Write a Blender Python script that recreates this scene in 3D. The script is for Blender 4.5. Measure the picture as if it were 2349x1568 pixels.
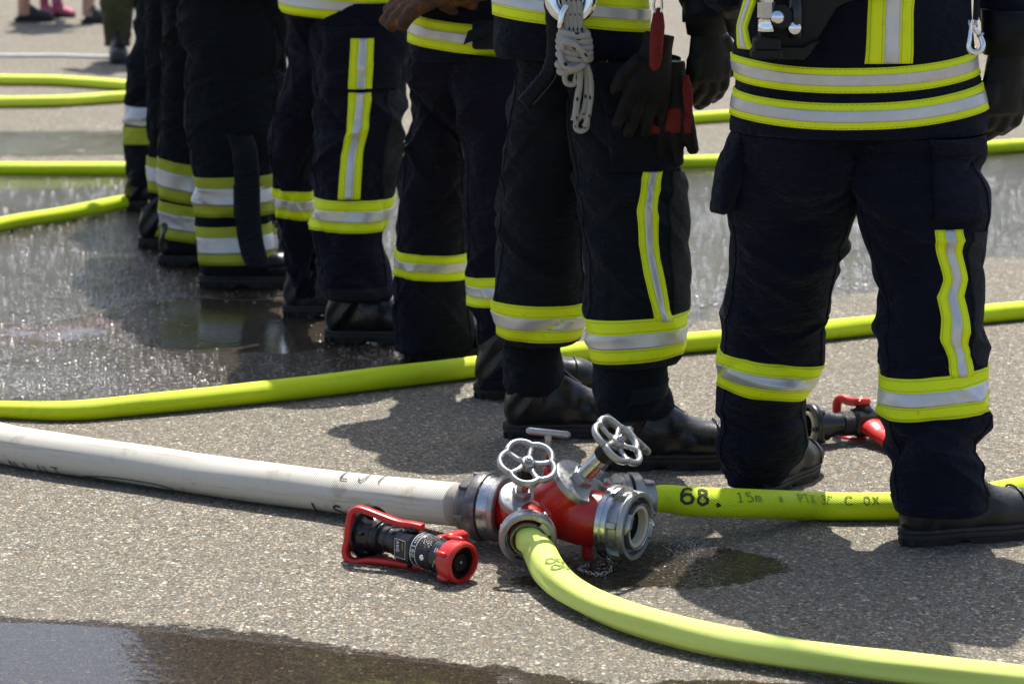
import bpy, math, random
import numpy as np
from mathutils import Vector, Matrix, noise as mnoise
for o in list(bpy.data.objects): bpy.data.objects.remove(o)
SC = bpy.context.scene
COL = SC.collection
PI = math.pi
# ------------------------------------------------------------------ camera, sky, sun, exposure
F = 100/36*1024; TH = math.atan(567/F); H = 1.5
cam = bpy.data.cameras.new('camera'); cam.lens = 100; cam.sensor_width = 36
cam.clip_start = 0.1; cam.clip_end = 2000
cam.dof.use_dof = True; cam.dof.focus_distance = 5.65; cam.dof.aperture_fstop = 7.1
camo = bpy.data.objects.new('camera', cam); COL.objects.link(camo)
camo.location = (0, 0, H); camo.rotation_euler = (PI/2-TH, 0, 0)
SC.camera = camo
SUN_EL = 62.0; SUN_AZ = 4.0        # azimuth from +Y towards +X, degrees
w = bpy.data.worlds.new('World'); SC.world = w; w.use_nodes = True
nt = w.node_tree; nt.nodes.clear()
sky = nt.nodes.new('ShaderNodeTexSky'); sky.sky_type = 'NISHITA'; sky.sun_disc = False
sky.sun_elevation = math.radians(SUN_EL); sky.sun_rotation = math.radians(SUN_AZ)
sky.dust_density = 2.5; sky.air_density = 1.0; sky.ozone_density = 1.0
bg = nt.nodes.new('ShaderNodeBackground'); bg.inputs[1].default_value = 0.12
wo = nt.nodes.new('ShaderNodeOutputWorld')
nt.links.new(sky.outputs[0], bg.inputs[0]); nt.links.new(bg.outputs[0], wo.inputs[0])
sl = bpy.data.lights.new('sun', 'SUN'); sl.energy = 4.8; sl.angle = math.radians(0.55); sl.color = (1, .955, .88)
so = bpy.data.objects.new('sun', sl); COL.objects.link(so)
e, a = math.radians(SUN_EL), math.radians(SUN_AZ)
sdir = Vector((-math.sin(a)*math.cos(e), -math.cos(a)*math.cos(e), -math.sin(e)))
so.rotation_euler = sdir.to_track_quat('-Z', 'Y').to_euler(); so.location = (0, 5, 10)
SC.view_settings.view_transform = 'Standard'; SC.view_settings.look = 'None'
SC.view_settings.exposure = 0.68; SC.view_settings.gamma = 1
SC.render.engine = 'CYCLES'
# ------------------------------------------------------------------ picture <-> place
K = 1024/2349
def ray(vx, vy):
    X = (vx*K-512)/F; U = (341.5-vy*K)/F
    return Vector((X, math.cos(TH)+U*math.sin(TH), -math.sin(TH)+U*math.cos(TH)))
def VY(vx, vy, Y):
    r = ray(vx, vy); t = Y/r.y
    return Vector((r.x*t, Y, H+r.z*t))
def VZ(vx, vy, z=0.0):
    r = ray(vx, vy); t = (z-H)/r.z
    return Vector((r.x*t, r.y*t, z))
# ------------------------------------------------------------------ materials
MATS = {}
class NT:
    def __init__(s, name):
        s.m = bpy.data.materials.new(name); s.m.use_nodes = True
        s.t = s.m.node_tree; s.t.nodes.clear()
        s.out = s.n('ShaderNodeOutputMaterial'); s.b = s.n('ShaderNodeBsdfPrincipled')
        s.t.links.new(s.b.outputs[0], s.out.inputs[0]); MATS[name] = s.m
    def n(s, ty, **kw):
        nd = s.t.nodes.new(ty)
        for k, v in kw.items(): setattr(nd, k, v)
        return nd
    def l(s, a, b): s.t.links.new(a, b)
    def coord(s, kind='Object', scale=(1, 1, 1)):
        c = s.n('ShaderNodeTexCoord'); mp = s.n('ShaderNodeMapping'); mp.inputs['Scale'].default_value = scale
        s.l(c.outputs[kind], mp.inputs[0]); return mp.outputs[0]
    def noise(s, co, scale, detail=3, rough=.5):
        x = s.n('ShaderNodeTexNoise'); x.inputs['Scale'].default_value = scale
        x.inputs['Detail'].default_value = detail; x.inputs['Roughness'].default_value = rough
        s.l(co, x.inputs['Vector']); return x.outputs['Fac']
    def ramp(s, fac, stops, interp='LINEAR'):
        r = s.n('ShaderNodeValToRGB'); r.color_ramp.interpolation = interp
        el = r.color_ramp.elements
        while len(el) < len(stops): el.new(.5)
        for e_, (p, c) in zip(el, stops):
            e_.position = p; e_.color = tuple(c)+(1,) if len(c) == 3 else c
        s.l(fac, r.inputs[0]); return r.outputs[0]
    def math(s, op, a, b=None, clamp=False):
        x = s.n('ShaderNodeMath', operation=op, use_clamp=clamp)
        for i, v in enumerate((a, b)):
            if v is None: continue
            if isinstance(v, (int, float)): x.inputs[i].default_value = v
            else: s.l(v, x.inputs[i])
        return x.outputs[0]
    def mix(s, f, a, b, mode='MIX'):
        x = s.n('ShaderNodeMix', data_type='RGBA', blend_type=mode)
        for i, v in ((0, f), (6, a), (7, b)):
            if isinstance(v, (int, float)): x.inputs[i].default_value = v
            elif isinstance(v, tuple): x.inputs[i].default_value = v+(1,) if len(v) == 3 else v
            else: s.l(v, x.inputs[i])
        return x.outputs[2]
    def maprange(s, v, a, b, c=0, d=1, smooth=True):
        x = s.n('ShaderNodeMapRange'); x.interpolation_type = 'SMOOTHSTEP' if smooth else 'LINEAR'
        s.l(v, x.inputs[0])
        for i, q in enumerate((a, b, c, d)): x.inputs[i+1].default_value = q
        return x.outputs[0]
    def bump(s, h, strength=.5, dist=.001, normal=None):
        x = s.n('ShaderNodeBump'); x.inputs['Strength'].default_value = strength; x.inputs['Distance'].default_value = dist
        s.l(h, x.inputs['Height'])
        if normal: s.l(normal, x.inputs['Normal'])
        s.l(x.outputs[0], s.b.inputs['Normal']); return x
    def set(s, **kw):
        for k, v in kw.items():
            k = k.replace('_', ' ')
            if isinstance(v, (int, float)): s.b.inputs[k].default_value = v
            elif isinstance(v, tuple): s.b.inputs[k].default_value = v+(1,) if len(v) == 3 else v
            else: s.l(v, s.b.inputs[k])
        return s.m
def fabric(name, c, c2=None, rough=.85, weave=900, sheen=.07):
    n = NT(name); co = n.coord()
    big = n.noise(co, 7, 4, .6); c2 = c2 or tuple(x*1.7+.001 for x in c)
    col = n.mix(n.maprange(big, .35, .75), c, c2)
    fine = n.noise(co, 420, 2, .7)
    col = n.mix(n.math('MULTIPLY', n.maprange(fine, .5, .8), .35), col, tuple(x*2.4+.003 for x in c))
    wv = n.n('ShaderNodeTexWave'); wv.inputs['Scale'].default_value = weave/6; wv.bands_direction = 'DIAGONAL'
    n.l(co, wv.inputs[0])
    wr = n.noise(n.coord(scale=(1, 1, 2.2)), 26, 4, .55)
    rd = n.n('ShaderNodeTexNoise'); rd.noise_dimensions = '3D'; rd.noise_type = 'RIDGED_MULTIFRACTAL'; rd.inputs['Scale'].default_value = 5.5; rd.inputs['Detail'].default_value = 2.5
    n.l(n.coord(scale=(1, 1, 1.9)), rd.inputs['Vector'])
    h = n.math('ADD', n.math('MULTIPLY', wv.outputs['Fac'], .12), n.math('ADD', n.math('MULTIPLY', wr, 2.6), n.math('MULTIPLY', rd.outputs['Fac'], 1.6)))
    n.bump(h, 1.0, .009)
    n.set(Base_Color=col, Roughness=rough, Sheen_Weight=sheen, Sheen_Roughness=.4, Specular_IOR_Level=.2)
    n.b.inputs['Sheen Tint'].default_value = (.5, .55, .75, 1)
    return n.m
def yellow_band(name, c, dirty=.25):
    n = NT(name); co = n.coord(); uv = n.n('ShaderNodeTexCoord').outputs['UV']
    sp = n.n('ShaderNodeSeparateXYZ'); n.l(uv, sp.inputs[0]); v = sp.outputs[1]; u = sp.outputs[0]
    dirt = n.math('MULTIPLY', n.maprange(n.noise(co, 22, 6, .7), .5, .8), dirty)
    col = n.mix(dirt, c, tuple(x*.35+.03 for x in c))
    sm = n.math('MULTIPLY', n.maprange(n.noise(co, 60, 4, .7), .66, .74), dirty*1.6)
    col = n.mix(sm, col, (.12, .12, .05))
    # stitch lines
    st = None
    dash = n.math('GREATER_THAN', n.math('FRACT', n.math('MULTIPLY', u, 280)), .3)
    for p in (.055, .285, .715, .945):
        d = n.math('LESS_THAN', n.math('ABSOLUTE', n.math('SUBTRACT', v, p)), .011)
        st = d if st is None else n.math('MAXIMUM', st, d)
    st = n.math('MULTIPLY', n.math('MULTIPLY', st, dash), .6)
    col = n.mix(st, col, (.12, .14, .02))
    n.bump(n.math('SUBTRACT', n.noise(co, 90, 4, .6), n.math('MULTIPLY', st, .7)), .5, .0015)
    return n.set(Base_Color=col, Roughness=.6, Specular_IOR_Level=.3)
def silver_band(name, c=(.68, .66, .64)):
    n = NT(name); co = n.coord()
    col = n.mix(n.maprange(n.noise(co, 9, 5, .65), .35, .7), tuple(x*.82 for x in c), c)
    col = n.mix(n.math('MULTIPLY', n.maprange(n.noise(co, 130, 3, .7), .66, .74), .5), col, (.16, .15, .13))
    n.bump(n.noise(co, 60, 4, .6), .4, .0014)
    return n.set(Base_Color=col, Roughness=.36, Metallic=.4, Sheen_Weight=.15)
def hose_mat(name, c, c2, scale=1.0, dirty=.3, dirtc=(.1, .09, .04), rough=.55, streak=True):
    n = NT(name); uv = n.n('ShaderNodeTexCoord').outputs['UV']; co = n.coord()
    wv = n.n('ShaderNodeTexWave'); wv.inputs['Scale'].default_value = 1; wv.bands_direction = 'X'; wv.inputs['Distortion'].default_value = .2
    mp = n.n('ShaderNodeMapping'); mp.inputs['Rotation'].default_value = (0, 0, math.radians(52)); mp.inputs['Scale'].default_value = (75*scale, 75*scale, 1)
    n.l(uv, mp.inputs[0]); n.l(mp.outputs[0], wv.inputs[0])
    wv2 = n.n('ShaderNodeTexWave'); wv2.inputs['Scale'].default_value = 1; wv2.bands_direction = 'X'
    mp2 = n.n('ShaderNodeMapping'); mp2.inputs['Rotation'].default_value = (0, 0, math.radians(-40)); mp2.inputs['Scale'].default_value = (130*scale, 130*scale, 1)
    n.l(uv, mp2.inputs[0]); n.l(mp2.outputs[0], wv2.inputs[0])
    wf = n.math('ADD', n.math('MULTIPLY', wv.outputs['Fac'], .8), n.math('MULTIPLY', wv2.outputs['Fac'], .25))
    col = n.mix(wf, c2, c)
    st = n.n('ShaderNodeMapping'); st.inputs['Scale'].default_value = (2.2, 60, 1); n.l(uv, st.inputs[0])
    dd = n.math('MULTIPLY', n.maprange(n.noise(st.outputs[0], 1.0, 5, .7), .52, .75), dirty)
    col = n.mix(dd, col, dirtc)
    d2 = n.math('MULTIPLY', n.maprange(n.noise(co, 16, 6, .7), .55, .75), dirty*.8)
    col = n.mix(d2, col, dirtc)
    n.bump(wf, .75, .0012)
    return n.set(Base_Color=col, Roughness=rough, Specular_IOR_Level=.35)
def metal(name, c, rough=.35, metallic=1.0, wear=.3, wearc=(.08, .08, .08), bumps=.2):
    n = NT(name); co = n.coord()
    col = n.mix(n.math('MULTIPLY', n.maprange(n.noise(co, 60, 6, .7), .45, .7), wear), c, wearc)
    rg = n.maprange(n.noise(co, 90, 4, .6), .3, .7, rough*.7, rough*1.4)
    n.bump(n.noise(co, 350, 3, .6), bumps, .0006)
    return n.set(Base_Color=col, Roughness=rg, Metallic=metallic)
def paint(name, c, rough=.3, wear=.15, wearc=(.04, .03, .03), coat=.3, scale=45, bumps=.15, spec=.5):
    n = NT(name); co = n.coord()
    col = n.mix(n.math('MULTIPLY', n.maprange(n.noise(co, scale, 6, .7), .5, .72), wear), c, wearc)
    n.bump(n.noise(co, 200, 3, .6), bumps, .0006)
    return n.set(Base_Color=col, Roughness=rough, Coat_Weight=coat, Coat_Roughness=.15, Specular_IOR_Level=spec)
def leather(name, c, c2, rough=.42, scale=160, amt=.5, spec=.5):
    n = NT(name); co = n.coord()
    vo = n.n('ShaderNodeTexVoronoi'); vo.inputs['Scale'].default_value = scale*2; n.l(co, vo.inputs['Vector'])
    col = n.mix(n.maprange(n.noise(co, 30, 6, .7), .4, .8), c, c2)
    cr = n.noise(n.coord(scale=(1, 1, 2)), 40, 5, .65)
    n.bump(n.math('ADD', n.math('MULTIPLY', vo.outputs['Distance'], .5), n.math('MULTIPLY', cr, 1.5)), amt, .0012)
    return n.set(Base_Color=col, Specular_IOR_Level=spec, Roughness=n.maprange(n.noise(co, 60, 4, .6), .3, .7, rough*.85, rough*1.2))
navy = fabric('navy_cloth', (.0022, .0030, .0100))
teal = fabric('charcoal_cloth', (.0028, .0048, .0072))
purp = fabric('purple_navy_cloth', (.0036, .0032, .0092))
blck = fabric('black_green_cloth', (.0026, .0042, .0052))
greyp = fabric('grey_patch_cloth', (.013, .0145, .0145), (.021, .023, .022), rough=.8)
olive = fabric('olive_cloth', (.042, .043, .016))
strapm = fabric('black_webbing', (.006, .0085, .011), rough=.7)
YB = yellow_band('fluorescent_tape', (.80, .90, .006))
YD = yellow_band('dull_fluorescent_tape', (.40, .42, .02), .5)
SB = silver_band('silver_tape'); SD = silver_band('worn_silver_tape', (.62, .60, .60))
HY = hose_mat('yellow_hose_jacket', (.78, .95, .008), (.46, .60, .002), dirty=.32)
HYB = hose_mat('plain_yellow_hose_jacket', (.80, .93, .06), (.66, .78, .04), dirty=.1)
HP = hose_mat('pale_yellow_hose_jacket', (.82, .93, .22), (.70, .82, .15), 1.3, dirty=.16, dirtc=(.4, .5, .02))
HW = hose_mat('white_hose_jacket', (.70, .665, .58), (.58, .545, .465), 1.25, dirty=.95, dirtc=(.40, .31, .20), rough=.8)
INK = NT('black_ink').set(Base_Color=(.03, .035, .02), Roughness=.8)
INKS = NT('faded_ink').set(Base_Color=(.18, .25, .02), Roughness=.8)
INKG = NT('grey_ink').set(Base_Color=(.07, .07, .065), Roughness=.8)
WP = NT('white_print').set(Base_Color=(.6, .6, .6), Roughness=.5)
ALU = metal('cast_aluminium', (.40, .40, .395), .42, .9, .5, (.25, .25, .24), .8)
ALUP = metal('turned_aluminium', (.50, .51, .52), .27, 1, .15, (.4, .4, .4), .05)
ALUD = metal('worn_dark_aluminium', (.13, .12, .12), .42, .6, .7, (.28, .26, .25), .6)
CHR = metal('chrome', (.8, .8, .82), .1, 1, .08, (.3, .3, .3), .05)
RED = paint('red_enamel', (.50, .016, .009), .34, .55, (.17, .02, .015), .3, 30)
REDP = paint('red_plastic', (.58, .022, .018), .34, .12, coat=.15)
BLK = paint('black_anodised', (.009, .010, .012), .3, .1, (.05, .05, .05), .2)
BLKR = paint('black_rubber', (.007, .007, .007), .5, .2, (.02, .02, .02), 0, spec=.25)
KN = NT('knurled_black'); _co = KN.coord(); _v = KN.n('ShaderNodeTexVoronoi'); _v.inputs['Scale'].default_value = 320; KN.l(_co, _v.inputs[0])
KN.bump(_v.outputs['Distance'], 1, .002); KNURL = KN.set(Base_Color=(.015, .016, .018), Roughness=.35)
GASK = paint('cream_gasket', (.55, .5, .38), .6, .35, (.3, .22, .12), 0)
BOOT = leather('black_leather', (.006, .006, .007), (.012, .0115, .0115), .3, 160, .4)
BOOTG = leather('dusty_black_leather', (.013, .013, .014), (.034, .032, .03), .5)
SOLE = paint('boot_rubber', (.014, .014, .015), .6, .7, (.055, .05, .045), 0, 60, .8)
GLV = leather('black_glove_leather', (.004, .005, .006), (.011, .013, .014), .42, 120, .7, .16)
GLVB = leather('brown_glove_leather', (.05, .028, .016), (.30, .10, .022), .6, 120, .7, .2)
GLVR = fabric('red_glove_cloth', (.16, .016, .013), (.26, .03, .024))
GLVK = leather('grip_glove_palm', (.006, .005, .006), (.022, .019, .020), .55, 140, 1.0, .15)
SKIN = paint('skin', (.50, .27, .18), .5, .2, (.4, .16, .12), 0)
REDT = NT('dark_red_thread').set(Base_Color=(.10, .008, .01), Roughness=.8)
DKT = NT('dark_thread').set(Base_Color=(.03, .03, .03), Roughness=.8)
SNK = paint('dark_sneaker', (.02, .025, .03), .6, .6, (.07, .08, .09), 0)
SNW = paint('grey_sneaker_sole', (.06, .07, .075), .6, .3, (.02, .02, .02), 0)
PNK = paint('pink_shoe', (.42, .05, .12), .6, .6, (.55, .45, .45), 0, 60)
HELM = paint('helmet_shell', (.75, .8, .5), .4, .05)
ROPE = NT('cream_rope'); _uv = ROPE.n('ShaderNodeTexCoord').outputs['UV']
_m = ROPE.n('ShaderNodeMapping'); _m.inputs['Rotation'].default_value = (0, 0, .8); _m.inputs['Scale'].default_value = (110, 110, 1); ROPE.l(_uv, _m.inputs[0])
_w = ROPE.n('ShaderNodeTexWave'); _w.inputs['Scale'].default_value = 1; ROPE.l(_m.outputs[0], _w.inputs[0])
_m2 = ROPE.n('ShaderNodeMapping'); _m2.inputs['Scale'].default_value = (40, 55, 1); ROPE.l(_uv, _m2.inputs[0])
_fl = ROPE.maprange(ROPE.noise(_m2.outputs[0], 1.2, 0), .64, .67)
ROPE.bump(_w.outputs['Fac'], 1, .0016)
_cr = ROPE.mix(_w.outputs['Fac'], (.34, .30, .24), (.68, .65, .58)); _cr = ROPE.mix(_fl, _cr, (.01, .01, .012))
ROPE.set(Base_Color=_cr, Roughness=.75); ROPE = ROPE.m
CABLE = NT('white_cable').set(Base_Color=(.75, .75, .76), Roughness=.5)

def ground_mat():
    n = NT('exposed_aggregate'); co = n.coord()
    wet = n.n('ShaderNodeAttribute', attribute_name='wet').outputs['Fac']
    pud = n.n('ShaderNodeAttribute', attribute_name='puddle').outputs['Fac']
    moss = n.n('ShaderNodeAttribute', attribute_name='moss').outputs['Fac']
    jit = n.n('ShaderNodeTexNoise'); jit.inputs['Scale'].default_value = 60; jit.inputs['Detail'].default_value = 3; n.l(co, jit.inputs[0])
    vc = n.n('ShaderNodeVectorMath', operation='MULTIPLY_ADD'); n.l(jit.outputs['Color'], vc.inputs[0]); vc.inputs[1].default_value = (.005,)*3; n.l(co, vc.inputs[2])
    v1 = n.n('ShaderNodeTexVoronoi'); v1.inputs['Scale'].default_value = 125; v1.inputs['Randomness'].default_value = 1; n.l(vc.outputs[0], v1.inputs['Vector'])
    v2 = n.n('ShaderNodeTexVoronoi', feature='DISTANCE_TO_EDGE'); v2.inputs['Scale'].default_value = 125; n.l(vc.outputs[0], v2.inputs['Vector'])
    sp = n.n('ShaderNodeSeparateColor'); n.l(v1.outputs['Color'], sp.inputs[0])
    stone = n.ramp(sp.outputs[0], [(0, (.07, .06, .045)), (.13, (.17, .15, .115)), (.28, (.29, .26, .20)), (.42, (.16, .165, .16)), (.55, (.36, .325, .255)),
                                   (.68, (.27, .215, .14)), (.77, (.40, .375, .32)), (.87, (.20, .13, .08)), (.965, (.60, .57, .50))], 'CONSTANT')
    gap = n.maprange(v2.outputs['Distance'], .0, .16)
    mortar = n.mix(n.noise(co, 500, 2, .6), (.07, .062, .05), (.19, .172, .14))
    small = n.math('GREATER_THAN', sp.outputs[1], .50)       # cells that are mortar, not stone
    vs = n.n('ShaderNodeTexVoronoi'); vs.inputs['Scale'].default_value = 260; n.l(vc.outputs[0], vs.inputs['Vector'])
    sps = n.n('ShaderNodeSeparateColor'); n.l(vs.outputs['Color'], sps.inputs[0])
    grit = n.ramp(sps.outputs[1], [(0, (.045, .04, .032)), (.22, (.13, .117, .092)), (.48, (.22, .20, .16)), (.76, (.32, .29, .235)), (.96, (.50, .475, .41))], 'CONSTANT')
    stone = n.mix(small, stone, grit)
    col = n.mix(gap, mortar, stone)
    tone = n.noise(co, 1.6, 6, .65); tone2 = n.noise(co, 9, 5, .7)
    col = n.mix(n.maprange(tone, .35, .7, 0, .32), col, (.15, .135, .11), 'MIX')
    col = n.mix(n.maprange(tone2, .55, .8, 0, .4), col, (.10, .09, .085))
    col = n.mix(1.0, col, (1.04, 1.015, .965), 'MULTIPLY')
    # wetness
    edge = n.noise(co, 11, 6, .7); edge2 = n.noise(co, 70, 3, .6)
    we = n.math('ADD', n.math('ADD', wet, n.math('MULTIPLY', n.math('SUBTRACT', edge, .5), .85)), n.math('MULTIPLY', n.math('SUBTRACT', edge2, .5), .6))
    wf = n.maprange(we, .44, .58)
    pe = n.math('ADD', n.math('ADD', pud, n.math('MULTIPLY', n.math('SUBTRACT', edge, .5), .6)), n.math('MULTIPLY', n.math('SUBTRACT', edge2, .5), .5))
    pf = n.maprange(pe, .42, .62)
    wetcol = n.mix(1.0, col, (.18, .135, .085), 'MULTIPLY')
    col = n.mix(wf, col, wetcol)
    mo = n.maprange(n.math('ADD', moss, n.math('MULTIPLY', n.math('SUBTRACT', n.noise(co, 25, 5, .7), .5), 1.2)), .45, .9)
    col = n.mix(n.math('MULTIPLY', mo, .75), col, (.14, .16, .015))
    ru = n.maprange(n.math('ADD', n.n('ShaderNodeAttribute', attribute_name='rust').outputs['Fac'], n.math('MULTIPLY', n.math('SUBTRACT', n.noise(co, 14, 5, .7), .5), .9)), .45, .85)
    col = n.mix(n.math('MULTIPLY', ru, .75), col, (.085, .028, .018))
    rough = n.math('SUBTRACT', .88, n.math('MULTIPLY', wf, .40))
    h = n.math('ADD', n.math('MULTIPLY', gap, .6), n.math('MULTIPLY', sp.outputs[2], .7))
    h = n.math('ADD', h, n.math('MULTIPLY', sps.outputs[0], .5))
    rip = n.noise(n.coord(scale=(1, 1, 1)), 34, 2, .5)
    hh = n.math('ADD', n.math('MULTIPLY', h, n.math('SUBTRACT', 1, n.math('MULTIPLY', pf, .86))), n.math('MULTIPLY', n.math('MULTIPLY', rip, pf), .8))
    n.bump(h, .9, .0026)
    gl = n.noise(n.coord(scale=(.75, 1, 1)), 62, 1.5, .5)
    fh = n.math('MULTIPLY', n.math('ADD', n.math('MULTIPLY', h, .25), n.math('MULTIPLY', gl, 1.05)), n.math('SUBTRACT', 1, n.math('MULTIPLY', pf, .965)))
    cb_ = n.n('ShaderNodeBump'); cb_.inputs['Strength'].default_value = 1.0; cb_.inputs['Distance'].default_value = .0042
    n.l(n.math('ADD', fh, n.math('MULTIPLY', rip, .16)), cb_.inputs['Height']); n.l(cb_.outputs[0], n.b.inputs['Coat Normal'])
    patchy = n.maprange(n.math('ADD', n.noise(co, 3.2, 6, .7), n.math('MULTIPLY', n.noise(co, 45, 3, .7), .35)), .47, .74, .35, 1)
    n.set(Coat_Weight=n.math('MULTIPLY', n.math('MAXIMUM', wf, pf), n.math('MAXIMUM', patchy, pf)), Coat_Roughness=n.math('SUBTRACT', .06, n.math('MULTIPLY', pf, .03)), Coat_IOR=1.34)
    return n.set(Base_Color=col, Roughness=rough, Specular_IOR_Level=n.math('SUBTRACT', .45, n.math('MULTIPLY', wf, .38)))
GROUND = ground_mat()
# ------------------------------------------------------------------ mesh tools
class MB:
    def __init__(s): s.v = []; s.f = []; s.uv = []
    def grid(s, P, closeu=False, uv=None, capstart=False, capend=False, flip=False):
        """P: array (n, m, 3)"""
        P = np.asarray(P, float); n, m = P.shape[:2]; o = len(s.v)
        s.v += [tuple(p) for p in P.reshape(-1, 3)]
        if uv is None:
            uv = np.zeros((n, m+1, 2)); uv[..., 0] = np.linspace(0, 1, n)[:, None]; uv[..., 1] = np.linspace(0, 1, m+1)[None]
        mm = m if closeu else m-1
        for i in range(n-1):
            for j in range(mm):
                j2 = (j+1) % m
                q = [o+i*m+j, o+i*m+j2, o+(i+1)*m+j2, o+(i+1)*m+j]
                t = [tuple(uv[i, j]), tuple(uv[i, min(j+1, uv.shape[1]-1)]), tuple(uv[i+1, min(j+1, uv.shape[1]-1)]), tuple(uv[i+1, j])]
                if flip: q.reverse(); t.reverse()
                s.f.append(q); s.uv.append(t)
        for flag, i, rv in ((capstart, 0, True), (capend, n-1, False)):
            if flag:
                q = [o+i*m+j for j in range(m)]
                if rv != flip: q.reverse()
                s.f.append(q); s.uv.append([(0, 0)]*m)
    def tube(s, pts, rad, n=12, caps=True, flat=1.0, up=None, ang0=0.0):
        pts = [Vector(p) for p in pts]; N = len(pts)
        if not hasattr(rad, '__len__'): rad = [rad]*N
        P = []; L = 0; uvs = []
        ref = Vector(up) if up else None; prev = None
        for i, p in enumerate(pts):
            t = (pts[min(i+1, N-1)]-pts[max(i-1, 0)]).normalized()
            if up is not None:
                A = (ref-t*ref.dot(t)).normalized()
            else:
                if prev is None:
                    r0 = Vector((0, 0, 1)) if abs(t.z) < .9 else Vector((1, 0, 0))
                    A = (r0-t*r0.dot(t)).normalized()
                else: A = (prev-t*prev.dot(t)).normalized()
            prev = A; B = t.cross(A)
            if i: L += (p-pts[i-1]).length
            r = rad[i]
            ring = []
            for j in range(n):
                q = ang0+2*PI*j/n
                ring.append(p+A*(math.cos(q)*r*flat)+B*(math.sin(q)*r))
            P.append([tuple(x) for x in ring])
            uvs.append([(L, 2*PI*j/n*r) for j in range(n+1)])
        s.grid(P, True, np.array(uvs), caps, caps)
    def lathe(s, O, A, prof, n=40, caps=True):
        O = Vector(O); A = Vector(A).normalized()
        r0 = Vector((0, 0, 1)) if abs(A.z) < .9 else Vector((1, 0, 0))
        U = (r0-A*r0.dot(A)).normalized(); W = A.cross(U)
        P = [[tuple(O+A*t+U*(math.cos(2*PI*j/n)*r)+W*(math.sin(2*PI*j/n)*r)) for j in range(n)] for t, r in prof]
        s.grid(P, True, None, caps, caps)
    def box(s, c, sx, sy, sz, R=None, bev=.0):
        """bevelled box: c centre, half sizes, R 3 axes"""
        c = Vector(c); X, Y, Z = R if R else (Vector((1, 0, 0)), Vector((0, 1, 0)), Vector((0, 0, 1)))
        b = min(bev, sx*.9, sy*.9, sz*.9)
        lv = [(-sz, b), (-sz+b, 0), (sz-b, 0), (sz, b)] if b > 0 else [(-sz, 0), (sz, 0)]
        P = []
        for z, i in lv:
            x, y = sx-i, sy-i
            k = b if b > 0 else 0
            if k: ring = [(x, -y+k), (x, y-k), (x-k, y), (-x+k, y), (-x, y-k), (-x, -y+k), (-x+k, -y), (x-k, -y)]
            else: ring = [(x, -y), (x, y), (-x, y), (-x, -y)]
            P.append([tuple(c+X*p+Y*q+Z*z) for p, q in ring])
        s.grid(P, True, None, True, True)
    def build(s, name, mat, parent=None, smooth=True, angle=None):
        me = bpy.data.meshes.new(name); me.from_pydata(s.v, [], s.f)
        ul = me.uv_layers.new(name='UVMap')
        flat = [c for f in s.uv for c in f]
        ul.data.foreach_set('uv', np.array(flat, dtype=np.float32).ravel())
        me.materials.append(mat)
        if smooth: me.shade_smooth()
        if angle: 
            me.set_sharp_from_angle(angle=math.radians(angle))
        me.validate(); me.update()
        o = bpy.data.objects.new(name, me); COL.objects.link(o)
        if parent: o.parent = parent; o.matrix_parent_inverse = parent.matrix_world.inverted()
        return o
def empty(name, loc, label, cat, group=None):
    o = bpy.data.objects.new(name, None); COL.objects.link(o); o.location = loc
    o.empty_display_size = .05
    o.matrix_world = Matrix.Translation(Vector(loc))
    o['label'] = label; o['category'] = cat
    if group: o['group'] = group
    return o
def tag(o, label, cat, group=None):
    o['label'] = label; o['category'] = cat
    if group: o['group'] = group
    return o
def bez(pts, n=60):
    """Catmull-Rom through points"""
    pts = [Vector(p) for p in pts]
    P = [pts[0]*2-pts[1]]+pts+[pts[-1]*2-pts[-2]]
    out = []; seg = len(pts)-1
    for i in range(n+1):
        x = i/n*seg; k = min(int(x), seg-1); t = x-k
        a, b, c, d = P[k:k+4]
        out.append(.5*((2*b)+(c-a)*t+(2*a-5*b+4*c-d)*t*t+(3*b-a-3*c+d)*t**3))
    return out
def remesh(obj, vox, sm=4):
    m = obj.modifiers.new('remesh', 'REMESH'); m.mode = 'VOXEL'; m.voxel_size = vox; m.use_smooth_shade = True
    s_ = obj.modifiers.new('smooth', 'SMOOTH'); s_.iterations = sm; s_.factor = .5
    dg = bpy.context.evaluated_depsgraph_get(); dg.update()
    me = bpy.data.meshes.new_from_object(obj.evaluated_get(dg)); me.name = obj.name
    obj.modifiers.clear(); mats = list(obj.data.materials); obj.data = me
    me.materials.clear()
    for mt in mats: me.materials.append(mt)
    me.shade_smooth()
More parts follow.
